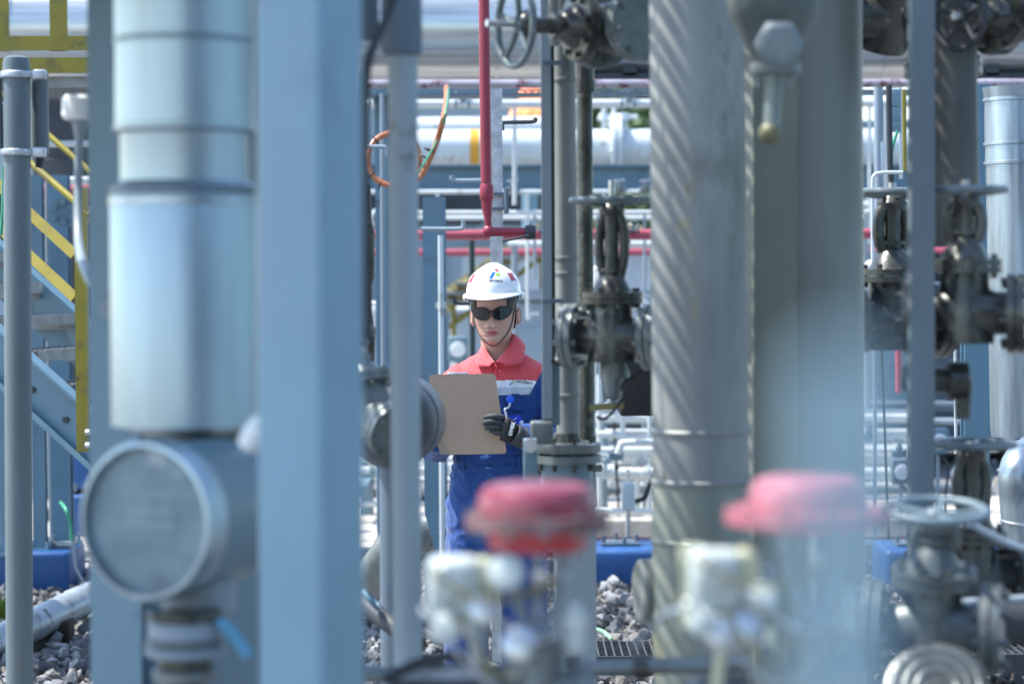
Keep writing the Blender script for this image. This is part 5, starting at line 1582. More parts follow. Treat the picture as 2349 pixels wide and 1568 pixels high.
M['logo_red'] = mat('logo_red', (.55, .02, .06), .4, 0, .02, 5)
M['logo_blue'] = mat('logo_blue', (.02, .14, .55), .4, 0, .02, 5)
M['logo_green'] = mat('logo_green', (.33, .62, .06), .4, 0, .02, 5)
M['ink'] = mat('dark_ink', (.05, .05, .09), .5, 0, .02, 5)
M['badge'] = mat('blue_badge', (.015, .05, .50), .25, 0, .05, 6)
M['reel'] = mat('blue_reel', (.01, .13, .75), .2, 0, .03, 6)
M['clear'] = mat('clear_strap', (.62, .66, .72), .2, 0, .1, 30)
M['strap'] = mat('strap_webbing', (.05, .07, .08), .6, 0, .2, 30)

PX, PY = -.062, 8.30
W0 = Vector((PX, PY, 0))
wk = thing('person', 'worker in white hard hat, dark glasses and red and blue coveralls holding a clipboard', 'person', (PX, PY, 0))


def pz(v, Y=8.3):
    return P(1174, v, Y).z


def text_mesh(body, size, bold=0.0):
    cu = bpy.data.curves.new('lettering', 'FONT')
    cu.body = body; cu.size = size; cu.offset = bold * size
    cu.align_x = 'CENTER'; cu.align_y = 'CENTER'; cu.resolution_u = 3
    ob = bpy.data.objects.new('lettering', cu)
    col.objects.link(ob)
    dg = bpy.context.evaluated_depsgraph_get()
    me = ob.evaluated_get(dg).to_mesh()
    vs = [p.co.copy() for p in me.vertices]; fs = [tuple(f.vertices) for f in me.polygons]
    ob.evaluated_get(dg).to_mesh_clear()
    bpy.data.objects.remove(ob); bpy.data.curves.remove(cu)
    return vs, fs


def subdiv(vs, fs, n):
    bm = bmesh.new()
    vv = [bm.verts.new(p) for p in vs]
    for f in fs:
        try: bm.faces.new([vv[i] for i in f])
        except ValueError: pass
    bmesh.ops.triangulate(bm, faces=list(bm.faces))
    for _ in range(n):
        bmesh.ops.subdivide_edges(bm, edges=list(bm.edges), cuts=1, use_grid_fill=True)
    bm.verts.index_update()
    r = [p.co.copy() for p in bm.verts], [tuple(p.index for p in f.verts) for f in bm.faces]
    bm.free()
    return r


# ---- head
HC = Vector((PX + .007, PY - .012, pz(784)))                     # chin height on the head's axis
TILT = Matrix.Rotation(R(-2.0), 4, 'Y') @ Matrix.Rotation(R(1.5), 4, 'X') @ Matrix.Rotation(R(-7), 4, 'Z')
PIV = Vector((0, .01, .02))


def HT(p):
    """head space (x right in picture, y away from the lens, z up from the chin) to world"""
    return HC + PIV + (TILT.to_3x3() @ (Vector(p) - PIV))


HP = [(-.012, .012, .045, .01), (-.006, .026, .068, .018), (.0, .0375, .080, .026), (.008, .0455, .0875, .036), (.02, .0530, .0905, .05), (.035, .0590, .0900, .062), (.05, .0630, .0885, .074), (.07, .0670, .0885, .086),
      (.09, .0695, .0880, .094), (.11, .0715, .0870, .099), (.13, .0725, .0895, .101), (.15, .0725, .0895, .101), (.17, .070, .084, .096), (.19, .061, .070, .083), (.205, .045, .05, .060), (.214, .02, .022, .03), (.216, .004, .004, .006)]
hz = np.array([h[0] for h in HP]); hw = np.array([h[1] for h in HP]); hf = np.array([h[2] for h in HP]); hb = np.array([h[3] for h in HP])


def g(x, s): return math.exp(-.5 * (x / s) ** 2)


def head_pt(a, z, off=0.0):
    w_, f_, b_ = np.interp(z, hz, hw) + off, np.interp(z, hz, hf) + off, np.interp(z, hz, hb) + off
    sx, cx = math.sin(a), math.cos(a)
    e = 2 / 2.25
    x = w_ * math.copysign(abs(sx) ** e, sx)
    y = -(f_ if cx > 0 else b_) * math.copysign(abs(cx) ** e, cx)
    if cx > 0:
        d = 0
        ax = abs(x)
        t = min(max((.112 - z) / .052, 0), 1)                    # nose bridge to tip
        if z > .058:
            d += (.002 + .0100 * t) * g(x, .009 + .004 * t)
        else:
            d += .0128 * g(x, .0125) * g(z - .058, .0050)
        d += .0085 * g(ax - .0125, .0055) * g(z - .061, .0065)   # wings
        d -= .004 * g(ax - .008, .004) * g(z - .0535, .003)
        d += .0055 * g(x, .017) * g(z - .0425, .0042)            # lips
        d += .0060 * g(x, .015) * g(z - .0325, .0045)
        d -= .0040 * g(x, .019) * g(z - .0378, .0016)
        d -= .0015 * g(x, .003) * g(z - .049, .004)
        d -= .0025 * g(x, .02) * g(z - .0245, .004)
        d += .004 * g(x, .014) * g(z - .012, .008)               # chin
        d += .0045 * g(ax - .044, .014) * g(z - .080, .014)      # cheekbone
        d -= .007 * g(ax - .031, .012) * g(z - .105, .009)       # eye sockets
        d += .003 * g(ax - .028, .018) * g(z - .124, .006)       # brows
        y -= d * min(1, cx * 2.5)
    return Vector((x, y, z))


body = MB()
NA, NZ = 150, 120
zs = np.interp(np.linspace(0, 1, NZ), [0, .08, .62, .9, 1], [-.012, .0, .115, .20, .216])
hv, hfc, hm = [], [], []
for z in zs:
    for k in range(NA):
        t = k / NA * 2 - 1
        a = math.pi * math.copysign(abs(t) ** 1.25, t)          # denser in front
        hv.append(HT(head_pt(a, z)))
for i in range(NZ - 1):
    for k in range(NA):
        k2 = (k + 1) % NA
        hfc.append((i * NA + k, i * NA + k2, (i + 1) * NA + k2, (i + 1) * NA + k))
        t = (k + .5) / NA * 2 - 1
        p = head_pt(math.pi * math.copysign(abs(t) ** 1.25, t), (zs[i] + zs[i + 1]) / 2)
        lip = False
        if p.y < -.06:
            q = abs(p.x) / .0235
            if q < 1:
                up_ = .0378 + .0085 * (1 - q ** 1.6) - .0014 * g(p.x, .003)
                lo_ = .0378 - .0090 * (1 - q ** 2)
                lip = lo_ < p.z < up_
        hm.append(1 if lip else 0)
body.v += [tuple(p) for p in hv]; body.f += hfc; body.m += hm
body.add([], [tuple(reversed(range(NA)))]); body.add([], [tuple(range((NZ - 1) * NA, NZ * NA))]) if False else None
body.f[-1] = tuple(reversed(range(NA))); body.m[-1] = 0
# ears
for s in (-1, 1):
    e = MB()
    e.ball((0, 0, 0), (.0055, .0155, .0290), 20)
    pts = [Vector((.003, .0125 * math.cos(t) + .001, .0245 * math.sin(t) + .002)) for t in np.linspace(-1.2, 4.1, 22)]
    e.tube(pts, .0036, 8)
    e.ball((.001, -.004, -.021), (.0045, .007, .009), 12)
    fl_ = Matrix.Rotation(R(s * -22), 3, 'Z')
    body.add([HT(fl_ @ Vector((p[0] * s, p[1], p[2])) + Vector((s * .0785, .016, .086))) for p in e.v], e.f)
# neck, torso, arms, legs of the body under the clothes: one lofted skin
def ring_loft(mb, rings, n=36, mi=0):
    """rings: (centre, x half-axis vector, y half-axis vector)"""
    o_ = len(mb.v)
    for c, ax, ay in rings:
        for k in range(n):
            a = 2 * math.pi * k / n
            mb.v.append(tuple(Vector(c) + Vector(ax) * math.cos(a) + Vector(ay) * math.sin(a)))
    fs = []
    for i in range(len(rings) - 1):
        for k in range(n):
            k2 = (k + 1) % n
            fs.append((o_ + i * n + k, o_ + i * n + k2, o_ + (i + 1) * n + k2, o_ + (i + 1) * n + k))
    fs.append(tuple(o_ + k for k in reversed(range(n)))); fs.append(tuple(o_ + (len(rings) - 1) * n + k for k in range(n)))
    mb.f += fs; mb.m += [mi] * len(fs)


SH = Vector((.018, 0, 0))                                        # shoulders sit slightly right of the hips
def hr(x, y, z, w_, d_): return (W0 + Vector((x, y, z)), Vector((w_, 0, 0)), Vector((0, d_, 0)))
ring_loft(body, [hr(0, .03, .9, .13, .09), hr(.0, .03, 1.05, .11, .085), hr(.015, .03, 1.25, .13, .09), hr(.018, .03, 1.335, .12, .07), hr(.014, .025, 1.365, .062, .058), hr(.010, .018, 1.39, .055, .054), hr(.008, .012, 1.42, .053, .054), hr(.006, .010, 1.45, .053, .056), hr(.005, .012, 1.48, .048, .056)], 40)

SL, SR = W0 + Vector((-.126, .02, 1.300)), W0 + Vector((.166, .03, 1.302))      # shoulder joints (picture left / right)
EL, ER = W0 + Vector((-.200, -.02, 1.075)), W0 + Vector((.215, -.01, 1.075))
WL, WR = W0 + Vector((-.185, -.27, 1.11)), P(1204, 1000, 8.045)
HLw = W0 + Vector((-.19, -.30, 1.12))


def limb(mb, pts, rad, n=24, mi=0):
    mb.tube(smooth_path(pts, 6), list(np.interp(np.linspace(0, 1, (len(pts) - 1) * 6 + 1), np.linspace(0, 1, len(rad)), rad)), n, mi)


limb(body, [SL, SL.lerp(EL, .5) + Vector((-.01, 0, 0)), EL, EL.lerp(WL, .5), WL], [.045, .04, .034, .034, .025])
limb(body, [SR, SR.lerp(ER, .5) + Vector((.01, 0, 0)), ER, ER.lerp(WR, .5), WR], [.045, .04, .034, .034, .025])
for s in (-1, 1):
    limb(body, [W0 + Vector((s * .08, .03, .9)), W0 + Vector((s * .095, .02, .48)), W0 + Vector((s * .095, .04, .09))], [.08, .052, .036])
bo = body.build('body', [M['skin'], M['lip']], wk, ang=180)

# ---- hair: a close cap with sideburns, mostly under the hat
h = MB()
NH = 80
hzs = np.linspace(.03, .212, 40)
vv, keep = [], []
for z in hzs:
    for k in range(NH):
        a = -math.pi + 2 * math.pi * k / NH
        vv.append(HT(head_pt(a, z, .006 + .002 * noise.noise(Vector((a * 6, z * 60, 0))))))
ff = []
for i in range(39):
    for k in range(NH):
        a = abs(-math.pi + 2 * math.pi * (k + .5) / NH); z = (hzs[i] + hzs[i + 1]) / 2
        low = .172 if a < .75 else (.115 if a < 1.15 else (.125 if a < 1.75 else .045))
        if z > low:
            k2 = (k + 1) % NH
            ff.append((i * NH + k, i * NH + k2, (i + 1) * NH + k2, (i + 1) * NH + k))
h.add(vv, ff)
h.build('hair', M['hair'], wk, ang=180)

# ---- hard hat
HB, HH = .163, .109                                             # brim height above chin, crown height
HWx, HFy, HBy = .0945, .116, .124


def hat_pt(a, t, off=0.0):
    """a: azimuth from the front, t: 0 rim .. 1 crown"""
    ph = t * math.pi / 2
    r = math.cos(ph) ** .78
    x = (HWx + off) * math.sin(a) * r
    cy = math.cos(a)
    y = -((HFy if cy > 0 else HBy) + off) * cy * r
    z = HB + (HH - .012 + off) * math.sin(ph) ** .95
    z += .014 * g(x, .026) * (math.sin(ph) ** 1.5)              # raised ridge from front to back
    y -= .004 * g(x, .03) * (1 - math.sin(ph)) * (1 if cy > 0 else 0)
    return Vector((x, y - .0, z))


def hat(a, t, off=0.0): return HT(hat_pt(a, t, off))


q = MB()
NA2, NT = 96, 36
ts = [i / (NT - 1) for i in range(NT)]
prof = []
vs = []
for sgn, off in ((1, 0.0), (-1, -.004)):
    for t in (ts if sgn == 1 else reversed(ts)):
        for k in range(NA2):
            vs.append(hat(2 * math.pi * k / NA2, t * .998, off))
nr = 2 * NT
fs = [(i * NA2 + k, i * NA2 + (k + 1) % NA2, (i + 1) * NA2 + (k + 1) % NA2, (i + 1) * NA2 + k) for i in range(nr - 1) for k in range(NA2)]
q.add(vs, fs)
q.build('hard_hat', M['helmet'], wk, ang=60)
# brim: rolled lip all round, longer as a visor in front
q = MB()
rows = []
for k in range(NA2):
    a = 2 * math.pi * k / NA2
    ca = max(0, math.cos(a))
    ext = .006 + .028 * ca ** 1.3
    drop = .006 + .010 * (ca ** 1.5) - .004 * abs(math.sin(a))
    b0 = hat_pt(a, .05); d = Vector((math.sin(a) * .8, -math.cos(a), 0)).normalized()
    rows.append([b0, b0 + d * ext * .5 - Vector((0, 0, drop * .35)), b0 + d * ext - Vector((0, 0, drop)), b0 + d * (ext + .001) - Vector((0, 0, drop + .004)), b0 + d * ext * .5 - Vector((0, 0, drop * .35 + .006)), hat_pt(a, 0, -.003)])
m = 6
q.add([HT(p) for r_ in rows for p in r_], [(k * m + j, k * m + j + 1, ((k + 1) % NA2) * m + j + 1, ((k + 1) % NA2) * m + j) for k in range(NA2) for j in range(m - 1)])
q.build('brim', M['helmet'], wk, ang=70)
for s in (-1, 1):                                               # accessory slots at the sides
    q = MB(); q.rbox((0, 0, 0), (.013, .045, .022), r=.006)
    q.v = [tuple(HT(Vector(p) + Vector((s * .0985, .0, HB - .006)))) for p in q.v]
    q.build('side_lug', M['helmet'], wk)
q = MB()                                                         # dark headband inside
vs = []
for z in (HB - .012, HB + .018):
    for k in range(64):
        vs.append(HT(head_pt(-math.pi + 2 * math.pi * k / 64, min(z, .165), .011) + Vector((0, 0, z - min(z, .165)))))
q.add(vs, [(k, (k + 1) % 64, 64 + (k + 1) % 64, 64 + k) for k in range(64)])
q.build('headband', M['black'], wk, ang=180)


def on_hat(mb, poly, a0, t0, off, mi=0, n=3, scale=1.0):
    """poly in metres (x right, y up) laid on the hat round azimuth a0 and rise t0"""
    vs, fs = subdiv([Vector((p[0], p[1], 0)) for p in poly], [tuple(range(len(poly)))], n)
    out = []
    for p in vs:
        t = t0 + p.y / .135
        out.append(hat(a0 + p.x / (HWx * max(math.cos(t * math.pi / 2) ** .78, .2)) , t, off))
    mb.add(out, fs, mi)


q = MB(); sk = [(0, -.2)]
AZ = R(15)
def shear(pts, k=.45, sx=1, ox=0, oy=0): return [((x + y * k) * sx + ox, y + oy) for x, y in pts]
sq = lambda w_, h_: [(-w_ / 2, -h_ / 2), (w_ / 2, -h_ / 2), (w_ / 2, h_ / 2), (-w_ / 2, h_ / 2)]
on_hat(q, shear(sq(.0105, .0225), .62, 1, -.0105, -.001), AZ, .45, .0006)
q.build('emblem_blue', M['logo_blue'], wk, ang=180)
q = MB(); on_hat(q, shear(sq(.0130, .0105), .35, 1, .0090, .004), AZ, .45, .0006); q.build('emblem_green', M['logo_green'], wk, ang=180)
q = MB(); on_hat(q, shear(sq(.0120, .0090), -.75, 1, .0060, .0190), AZ, .45, .0006); q.build('emblem_red', M['logo_red'], wk, ang=180)
q = MB(); tv, tf = text_mesh('PERTAMINA', .0090, .03)
tv, tf = subdiv(tv, tf, 0)
q.add([hat(AZ + .0 + p.x / (HWx * math.cos(.31 * 1.57) ** .78), .31 + p.y / .135, .0007) for p in tv], tf); q.build('lettering', M['ink'], wk, ang=180)
for s, nm in ((-1, 'side_sticker'), (1, 'side_sticker')):
    a0 = R(-62) if s < 0 else R(66)
    q = MB()
    on_hat(q, sq(.036, .030), a0, .42, .0005, 0, 3)
    on_hat(q, [(-.0165, -.010), (-.004, -.010), (-.004, .012), (-.0165, .012)] if s < 0 else [(.006, -.012), (.0165, -.012), (.0165, .008), (.006, .008)], a0, .42, .0010, 1, 3)
    q.build(nm, [M['red'], M['helmet']], wk, ang=180)

# ---- chin strap
for s in (-1, 1):
    q = MB()
    pts = [hat_pt(s * R(78), 0, -.004), Vector((s * .0775, -.012, .125))]
    for z, a in ((.10, 1.28), (.075, 1.2), (.05, 1.08), (.03, .9), (.01, .62), (-.004, .3), (-.008, .02)):
        pts.append(head_pt(s * a, z, .0022))
    pts = smooth_path([HT(p) for p in pts], 5)
    q.tube(pts, .0022, 8)
    q.build('chin_strap', M['strap'], wk)
    q = MB(); q.box((0, 0, 0), (.003, .012, .03)); q.v = [tuple(HT(Vector(p) + Vector((s * .0795, -.012, .128)))) for p in q.v]; q.build('strap_buckle', M['clear'], wk)

# ---- wraparound sunglasses
def lens_pt(x, z, off):
    a = math.asin(max(-1, min(1, x / .078)))
    base = -(.094 + off) * math.cos(a * .92) - .004
    return Vector((x, base + .0, z))


for s in (-1, 1):
    q = MB(); n = 40
    cz, cx_ = .1050, s * .0360
    ring = lambda k_, off: [lens_pt(cx_ + k_ * .0300 * math.copysign(abs(math.cos(2 * math.pi * k / n)) ** .9, math.cos(2 * math.pi * k / n)), cz + k_ * (.0205 if math.sin(2 * math.pi * k / n) > 0 else .0225) * math.copysign(abs(math.sin(2 * math.pi * k / n)) ** .92, math.sin(2 * math.pi * k / n)) * (1 - .22 * max(0, s * math.cos(2 * math.pi * k / n))) + k_ * .004 * s * math.cos(2 * math.pi * k / n), off) for k in range(n)]
    vs = [lens_pt(cx_, cz, .004)]
    for kk in (.25, .5, .75, 1.0):
        vs += ring(kk, .004)
    fs = [(0, 1 + k, 1 + (k + 1) % n) for k in range(n)] + [(1 + i * n + k, 1 + (i + 1) * n + k, 1 + (i + 1) * n + (k + 1) % n, 1 + i * n + (k + 1) % n) for i in range(3) for k in range(n)]
    q.add([HT(p) for p in vs], fs)
    q.build('lens', M['lens'], wk, ang=180)
    q = MB(); rr = ring(1.0, .0045); rr = [HT(p) for p in rr] + [HT(rr[0]), HT(rr[1])]
    q.tube(rr, .0021, 8)
    q.tube(smooth_path([HT(p) for p in (lens_pt(s * .0665, cz + .006, .004), Vector((s * .0745, -.035, cz + .006)), Vector((s * .077, .0, cz + .006)), Vector((s * .0775, .02, cz)))], 4), .0026, 8)
    q.build('glasses_rim', M['frame'], wk)
q = MB(); q.tube(smooth_path([HT(lens_pt(x, .1095 + .002 * math.cos(x * 150), .007)) for x in (-.008, -.004, 0, .004, .008)], 3), .0032, 8); q.build('glasses_bridge', M['frame'], wk)


# ---- coveralls: overlapping lofts fused into one skin
cv = MB()
def tr(z, w_, d_, cx=0.0, cy=.03): return (W0 + Vector((cx, cy, z)), Vector((w_, 0, 0)), Vector((0, d_, 0)))
ring_loft(cv, [tr(.70, .150, .10), tr(.78, .160, .118), tr(.88, .165, .124, .0), tr(.96, .152, .116, .0), tr(1.02, .138, .106, .0), tr(1.06, .137, .107, .003), tr(1.10, .143, .110, .006), tr(1.18, .150, .115, .012),
               tr(1.26, .155, .115, .016), tr(1.315, .158, .104, .019), tr(1.343, .148, .086, .02), tr(1.366, .112, .076, .019), tr(1.385, .070, .062, .016, .024)], 56)
for s in (-1, 1):
    limb(cv, [W0 + Vector((s * .078, .03, .88)), W0 + Vector((s * .085, .02, .70)), W0 + Vector((s * .10, .02, .48)), W0 + Vector((s * .10, .04, .08))], [.088, .087, .078, .072], 36)
limb(cv, [SL + Vector((.03, 0, 0)), SL + Vector((-.012, 0, -.03)), SL.lerp(EL, .5) + Vector((-.012, 0, 0)), EL, EL.lerp(WL, .5), WL], [.062, .064, .060, .056, .053, .045], 32)
limb(cv, [SR + Vector((-.03, 0, 0)), SR + Vector((.006, 0, -.03)), SR.lerp(ER, .5) + Vector((.012, 0, 0)), ER, ER.lerp(WR, .5), WR], [.062, .064, .060, .056, .050, .040], 32)
tmp = cv.build('coveralls_raw', M['c_blue'], None, ang=180)
md = tmp.modifiers.new('fuse', 'REMESH'); md.mode = 'VOXEL'; md.voxel_size = .0036
dg = bpy.context.evaluated_depsgraph_get()
me = bpy.data.meshes.new_from_object(tmp.evaluated_get(dg))
bpy.data.objects.remove(tmp)
nv = len(me.vertices)
co = np.empty(nv * 3, np.float32); me.vertices.foreach_get('co', co); co = co.reshape(-1, 3).astype(float)
ed = np.empty(len(me.edges) * 2, np.int32); me.edges.foreach_get('vertices', ed); ed = ed.reshape(-1, 2)
deg = np.zeros(nv); np.add.at(deg, ed[:, 0], 1); np.add.at(deg, ed[:, 1], 1)
for _ in range(14):                                             # relax the voxel steps and soften the joints
    s_ = np.zeros_like(co); np.add.at(s_, ed[:, 0], co[ed[:, 1]]); np.add.at(s_, ed[:, 1], co[ed[:, 0]])
    co = co * .4 + (s_ / deg[:, None]) * .6
me.vertices.foreach_set('co', co.astype(np.float32).ravel()); me.update()
no = np.empty(nv * 3, np.float32); me.vertices.foreach_get('normal', no); no = no.reshape(-1, 3)
disp = np.zeros(nv)
for i in range(nv):                                             # folds and creases
    x, y, z = co[i]; lx, lz = x - PX, z
    d = 0.0
    arm = abs(lx - .02) > .15 and z > 1.0
    k = Vector((lx * 9 + lz * 6, y * 9, lz * 16 - lx * 8))
    d += .0065 * noise.noise(k)
    d += .0045 * (1 - abs(noise.noise(Vector((lx * 16 - lz * 11, y * 12, lz * 20 + lx * 15 + 5)))) * 2)
    b_ = g(z - 1.04, .06)                                       # gathered at the waist
    d += b_ * .005 * math.sin(z * 210 + 4 * noise.noise(Vector((lx * 10, y * 10, 2)))) * .5
    b_ = g(z - .79, .07)
    d += b_ * .006 * noise.noise(Vector((lx * 10 - lz * 26, 3, lz * 18 + lx * 12)))
    if arm:
        d += .005 * noise.noise(Vector((lx * 14, y * 14, lz * 34)))
    disp[i] = d
co += no * disp[:, None]
me.vertices.foreach_set('co', co.astype(np.float32).ravel()); me.update()
me.materials.clear()
for m_k in ('c_blue', 'c_red', 'c_white', 'c_grey'):
    me.materials.append(M[m_k])
mats_i = np.zeros(len(me.polygons), np.int32)
zt_, zm_, zb_ = pz(874), pz(889.5), pz(906)
Cc = np.empty(len(me.polygons) * 3, np.float32); me.polygons.foreach_get('center', Cc); Cc = Cc.reshape(-1, 3)
for i, (x, y, z) in enumerate(Cc):
    lx = x - PX
    w_ = .0015 * noise.noise(Vector((lx * 30, 0, 0)))
    dz = .008 - .9 * (lx - .065) ** 2 * (1 if lx > 0 else .5) + w_       # the bands bow slightly with the chest
    # arm hole seams
    sr = lx > .1185 + (z - 1.243) * .555
    slf = lx < -.122 - (z - 1.30) * .55
    if z > zt_ + dz:
        if sr and z < 1.345: c = 0
        elif slf and z < 1.27: c = 0
        else: c = 1
    elif z > zm_ + dz and not sr and not slf: c = 2
    elif z > zb_ + dz and not sr and not slf: c = 3
    else: c = 0
    mats_i[i] = c
me.polygons.foreach_set('material_index', mats_i)
me.polygons.foreach_set('use_smooth', [True] * len(me.polygons))
me.update()
bm = bmesh.new(); bm.from_mesh(me)                               # open neck: a V in front, cut away all round the top
cut = []
for f in bm.faces:
    p = f.calc_center_median(); lx = p.x - PX
    if (abs(lx - .014) < .06 and p.z > 1.381 + .25 * (p.y - PY - .03)) or (p.y < PY + .02 and p.z > 1.352 + abs(lx - .014) * 1.15 and abs(lx - .014) < .06):
        cut.append(f)
bmesh.ops.delete(bm, geom=cut, context='FACES')
bm.to_mesh(me); bm.free()
cov = bpy.data.objects.new('coveralls', me)
col.objects.link(cov)
cov.parent = wk; cov.matrix_parent_inverse = Matrix.Translation(-W0)
cov.name = 'coveralls'


def front_y(x, z, lift=.004):
    """front of the coveralls at a world x, z"""
    d = np.abs(co[:, 0] - x) + np.abs(co[:, 2] - z)
    m_ = d < .012
    return (co[m_, 1].min() if m_.any() else PY - .09) - lift


def patch(name, pts, m, lift=.004, n=3, thick=0):
    """a piece of cloth laid on the front of the coveralls; pts are (u, v)"""
    w3 = [P(u, v, 8.2) for u, v in pts]
    vs, fs = subdiv([Vector((p.x, p.z, 0)) for p in w3], [tuple(range(len(w3)))], n)
    q = MB(); q.add([(p.x, front_y(p.x, p.y, lift), p.y) for p in vs], fs)
    return q.build(name, m, cov, ang=180)


# seams, pocket flap, placket, belt line
fl = patch('pocket_flap', [(1165, 911), (1205, 913), (1213, 918), (1212, 938), (1200, 943), (1163, 937)], M['c_blue'], .006)
q = MB()
for pts in ([(1137, 835), (1138, 862)], ):
    q.tube(smooth_path([Vector((P(u, v, 8.2).x, front_y(P(u, v, 8.2).x, P(u, v, 8.2).z, .002), P(u, v, 8.2).z)) for u, v in pts], 6), .003, 6)
q.build('placket', M['c_red'], cov)
bl = MB()
vs = []
for z in (1.005, 1.012, 1.042, 1.048):
    for k in range(72):
        a = 2 * math.pi * k / 72
        e = .0035 if z in (1.012, 1.042) else -.004
        vs.append(W0 + Vector(((.139 + e) * math.cos(a), .03 + (.1075 + e) * math.sin(a), z + .003 * math.sin(a * 3))))
bl.add(vs, [(i * 72 + k, i * 72 + (k + 1) % 72, (i + 1) * 72 + (k + 1) % 72, (i + 1) * 72 + k) for i in range(3) for k in range(72)])
bl.build('waistband', M['c_blue'], cov, ang=180)
for u in (1062, 1190):
    p0, p1 = P(u, 1046, 8.2), P(u, 1082, 8.2)
    q = MB(); yy = W0.y + .03 - .11 * math.sqrt(max(.05, 1 - ((p0.x - PX) / .143) ** 2)) - .004
    q.rbox(((p0.x + p1.x) / 2, yy, (p0.z + p1.z) / 2), (.011, .008, p0.z - p1.z), r=.002); q.build('belt_loop', M['c_blue'], cov)

# chest emblem and lettering on the white band
def on_chest(vs2, fs2, u, v, rot, name, m, lift=.0045):
    c = P(u, v, 8.2); ca, sa = math.cos(rot), math.sin(rot)
    q = MB()
    q.add([(c.x + p.x * ca - p.y * sa, front_y(c.x + p.x * ca - p.y * sa, c.z + p.x * sa + p.y * ca, lift), c.z + p.x * sa + p.y * ca) for p in vs2], fs2)
    return q.build(name, m, cov, ang=180)


for pts, u, v, m in ((shear(sq(.005, .011), .9), 1172, 880, 'logo_blue'), (shear(sq(.007, .006), .5), 1178, 876.5, 'logo_green'), (shear(sq(.006, .007), -.6), 1176, 870, 'logo_red')):
    on_chest(*subdiv([Vector((p[0], p[1], 0)) for p in pts], [(0, 1, 2, 3)], 1), u, v, -.1, 'emblem', M[m])
on_chest(*text_mesh('PERTAMINA', .0105, .03), 1202, 877.5, -.14, 'lettering', M['ink'])


# ---- collar: two flaps that fold over from the neck
def collar(side, inner, outer, tipdrop):
    q = MB(); n = len(inner)
    a = smooth_path(inner, 8); b = smooth_path(outer, 8)
    m = 6; vs = []
    for i in range(len(a)):
        for j in range(m):
            t = j / (m - 1)
            p = a[i].lerp(b[i], t) + Vector((0, 0, .006 * math.sin(t * math.pi))) + Vector((0, -.005 * math.sin(t * math.pi), 0))
            vs.append(p)
    nn = len(a)
    q.add(vs, [(i * m + j, i * m + j + 1, (i + 1) * m + j + 1, (i + 1) * m + j) for i in range(nn - 1) for j in range(m - 1)])
    ob = q.build('collar', M['c_red'], cov, ang=180)
    s = ob.modifiers.new('cloth thickness', 'SOLIDIFY'); s.thickness = .004; s.offset = -1
    return ob


def U(u, v, dy): 
    p = P(u, v, PY + dy); return p


collar(-1, [U(1150, 776, .085), U(1120, 776, .065), U(1112, 784, .02), U(1113, 797, -.025), U(1122, 814, -.06), U(1137, 831, -.082)],
       [U(1150, 800, .10), U(1108, 800, .08), U(1098, 806, .03), U(1092, 822, -.03), U(1094, 838, -.07), U(1122, 840, -.105)], 0)
collar(1, [U(1135, 776, .085), U(1165, 770, .065), U(1177, 768, .02), U(1172, 784, -.025), U(1157, 808, -.06), U(1138, 831, -.086)],
       [U(1135, 800, .10), U(1180, 796, .08), U(1200, 790, .03), U(1202, 806, -.03), U(1193, 833, -.075), U(1160, 839, -.108)], 0)

# ---- name badge on a reel
bc = P(1170, 916, 8.2)
yb = front_y(bc.x, bc.z, .004)
q = MB(); q.lathe([(.0132, 0), (.0138, .002), (.0138, .006), (.0105, .009), (.003, .0095)], (bc.x, yb, bc.z), (0, -1, 0), 32); q.build('badge_reel', M['reel'], cov)
q = MB(); a = [P(1170, 924, 8.2), P(1166, 934, 8.2), P(1158, 938, 8.2), P(1160, 948, 8.2), P(1163, 962, 8.2)]
q.tube(smooth_path([Vector((p.x, yb - .006, p.z)) for p in a], 4), [.004] * 17, 8); q.build('badge_strap', M['clear'], cov)
card = [P(u, v, 8.2) for u, v in ((1166, 954), (1190, 950), (1207, 976), (1184, 986))]
cy = yb - .012
q = MB(); q.add([(p.x, cy, p.z) for p in card] + [(p.x, cy + .0015, p.z) for p in card], [(0, 1, 2, 3), (7, 6, 5, 4)] + [(i, i + 4, (i + 1) % 4 + 4, (i + 1) % 4) for i in range(4)]); q.build('badge_card', M['badge'], cov, smooth=False)
q = MB(); p = P(1196, 968, 8.2); q.lathe([(.0075, 0), (.0075, .0006)], (p.x, cy - .0012, p.z), (0, -1, 0), 24)
p = P(1178, 962, 8.2); q.box((p.x, cy - .001, p.z), (.026, .0008, .003), Matrix.Rotation(R(-33), 3, 'Y'))
p = P(1189, 980, 8.2); q.box((p.x, cy - .001, p.z), (.016, .0008, .002), Matrix.Rotation(R(-15), 3, 'Y'))
q.build('badge_print', M['clear'], cov, smooth=False)

# ---- clipboard, held against the chest
BY = 8.01
cb = thing('clipboard', 'plain brown clipboard seen from the back, held by the worker', 'clipboard', P(1078, 950, BY))
cq = [P(1008, 1042.5, BY - .01), P(1162, 1040, BY - .01), P(1132, 856, BY + .03), P(982, 859, BY + .03)]
ex = (cq[1] - cq[0]); ey = (cq[3] - cq[0])
nrm = ex.cross(ey).normalized()
if nrm.y > 0: nrm = -nrm
out = []
rc = .012
lx_, ly_ = ex.length, ey.length
for (sx, sy, a0) in ((1, 0, -90), (1, 1, 0), (0, 1, 90), (0, 0, 180)):
    for k in range(7):
        t = R(a0 + 90 * k / 6)
        X = (lx_ - rc if sx else rc) + rc * math.cos(t); Yv = (ly_ - rc if sy else rc) + rc * math.sin(t)
        out.append(cq[0] + ex * (X / lx_) + ey * (Yv / ly_))
n = len(out)
q = MB(); q.add(out + [p - nrm * .003 for p in out], [tuple(range(n)), tuple(reversed(range(n, 2 * n)))] + [(i, n + i, n + (i + 1) % n, (i + 1) % n) for i in range(n)])
q.build('board', M['board'], cb, ang=30)
